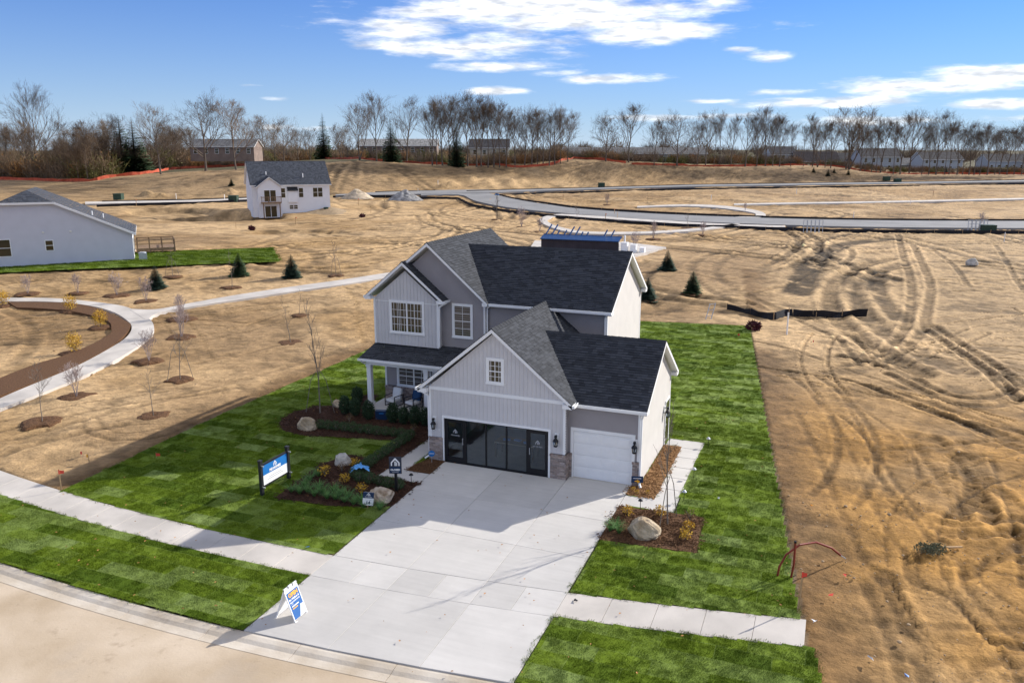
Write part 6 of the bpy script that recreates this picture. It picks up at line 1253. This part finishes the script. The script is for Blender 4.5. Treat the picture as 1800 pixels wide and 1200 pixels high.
# brush under the trees, one tangled mass
def brush(mt,seed,leafy):
    rr=random.Random(seed); b=MB()
    for _ in range(26):
        a=rr.uniform(0,6.28); l=rr.uniform(1.2,3.0); e=rr.uniform(.15,.7); p=Vector((rr.gauss(0,.5),rr.gauss(0,.5),0)); d=Vector((math.cos(a)*e,math.sin(a)*e,1)).normalized(); q=p+d*l*.6; b.tube([p,q,q+d*l*.4+Vector((rr.gauss(0,.2),rr.gauss(0,.2),0))],[.035,.022,.012],3,False)
        for _k in range(5): s=p.lerp(q,rr.random()); t=s+Vector((rr.gauss(0,.6),rr.gauss(0,.6),rr.uniform(.2,.9))); b.tube([s,t],[.018,.010],3,False)
    for _ in range(leafy):
        c=Vector((rr.gauss(0,.8),rr.gauss(0,.8),abs(rr.gauss(.9,.7)))); s=rr.uniform(.06,.16); u=Vector((rr.gauss(0,1),rr.gauss(0,1),rr.gauss(0,1))).normalized()*s; w=Vector((rr.gauss(0,1),rr.gauss(0,1),rr.gauss(0,1))).normalized()*s; b.quad(c,c+u,c+u+w,c+w)
    return b.mesh('brush',mt)
BR=[brush(M_twig,1,20),brush(M_twig2,2,60),brush(mat('olive_leaf',(.13,.12,.035),.9,.4,2),3,320),brush(mat('rust_leaf',(.24,.12,.04),.9,.4,2),4,260),brush(M_twig2,5,40)]
P=[]; SC=[]
for i in range(1500):
    u=rr.uniform(-80,1860); v0=float(np.interp(u,[-60,160,200,300,345,440,570,640,830,900,1010,1060,1230,1440,1520,1575,1860],[314,316,309,297,294,290,279,280,291,293,279,282,289,290,300,305,305]))
    p=gp(u,v0); back=abs(rr.gauss(0,1))*(26 if u<560 else 13 if u<1420 else 8)+1.5; d=Vector((p.x-CAM.x,p.y-CAM.y,0)).normalized(); q=p+d*back
    if u>1400 and rr.random()<.45 and u<1700: continue
    if 560<u<1400 and rr.random()<.4: continue
    P.append((q.x,q.y,Z(q.x,q.y)-.1)); s=rr.uniform(.7,1.5)*(1.9 if u<350 else 1.15 if u<1400 else .7); SC.append(s)
for i in range(380):
    u=rr.uniform(-90,1000 if rr.random()<.45 else 420); v0=float(np.interp(u,[-60,160,200,300,345,440,570,640,830,900,1010],[314,316,309,297,294,290,279,280,291,293,279])); p=gp(u,v0); d=Vector((p.x-CAM.x,p.y-CAM.y,0)).normalized(); q=p+d*rr.uniform(8,70)
    P.append((q.x,q.y,Z(q.x,q.y)-.2)); SC.append(rr.uniform(1.5,2.6) if u<350 else rr.uniform(1.2,2.2))
gn_scatter('underbrush',P,rng.uniform(0,6.28,len(P)),SC,BR,None,'tangled brown and olive brush under the trees along the berm')
# far belt of trees on the skyline
P=[];SC=[]
for i in range(420):
    a=rr.uniform(-50,50); dist=rr.uniform(420,800); ang=math.radians(a)+YAW; x=CAM.x+math.sin(ang)*dist; y=CAM.y+math.cos(ang)*dist; P.append((x,y,Z(x,y)-.5)); SC.append(rr.uniform(2.2,4.2))
gn_scatter('far_wood',P,rng.uniform(0,6.28,len(P)),SC,[BR[0],BR[1],BR[4]],None,'far off wood on the skyline')
# utility boxes and pipe racks on the soil
for u,v,l in ((209,351,'dark green utility box near the pale ranch house'),(1057,330,'green utility box before the far road'),(1558,318,'green utility box by the far road under the berm'),(1577,322,'lower green utility box by the far road under the berm'),(411,355,'green utility box near the white house')):
    p=gp(u,v); m=MB(); m.box(-.9,.9,-.8,.8,0,1.3); m.box(-.95,.95,-.85,.85,1.3,1.4); m.box(-.8,-.02,-.84,-.8,.15,1.2); m.box(.02,.8,-.84,-.8,.15,1.2); m.build('utility_box',M_green_box,None,label=l,cat='utility box',loc=(p.x,p.y,p.z),rz=.4)
for u,v,l in ((1426,409,'stack of steel frames beside the silt fence'),(1715,409,'steel frames leaning by a green crate')):
    p=gp(u,v); t=thing('frame_rack',l,'rack',(p.x,p.y,p.z),.35)
    for i in range(5): m=MB(); x=-1.2+.6*i; m.bar((x,0,0),(x,.2,1.9),.07); m.bar((x+.5,0,0),(x+.5,.2,1.9),.07); m.bar((x,.2,1.9),(x+.5,.2,1.9),.07); m.bar((x,.1,.9),(x+.5,.1,.9),.05); m.build('frame',M_steel,t)
p=gp(1735,409); m=MB(); m.box(-1.,1.,-.7,.7,0,1.2)
for k in range(4): m.box(-1.04,1.04,-.74,.74,.1+.3*k,.2+.3*k)
m.build('crate',M_green_box,None,label='dark green crate beside the leaning steel frames',cat='crate',loc=(p.x,p.y,p.z),rz=.3)
p=gp(873,386)
t=thing('street_sign','slim pole with a small blue street sign plate','sign',(gp(874,383).x,gp(874,383).y,gp(874,383).z)); m=MB(); m.tube([(0,0,-.1),(0,0,4.4)],.05,6); m.build('pole',M_black,t); m=MB(); m.box(-.4,.4,-.02,.02,4.15,4.4); m.build('plate',M_blue,t)
p=gp(1245,562); t=thing('leaning_frame','white metal frame leaning at the back lawn corner','frame',(p.x,p.y,p.z),.9)
for x in (-.3,.3): m=MB(); m.bar((x,0,0),(x+.5,.1,1.3),.05); m.build('rail',M_steel,t)
for k in (.25,.6,.95): m=MB(); m.bar((-.3+.5*k,.1*k,1.3*k),(.3+.5*k,.1*k,1.3*k),.04); m.build('rung',M_steel,t)
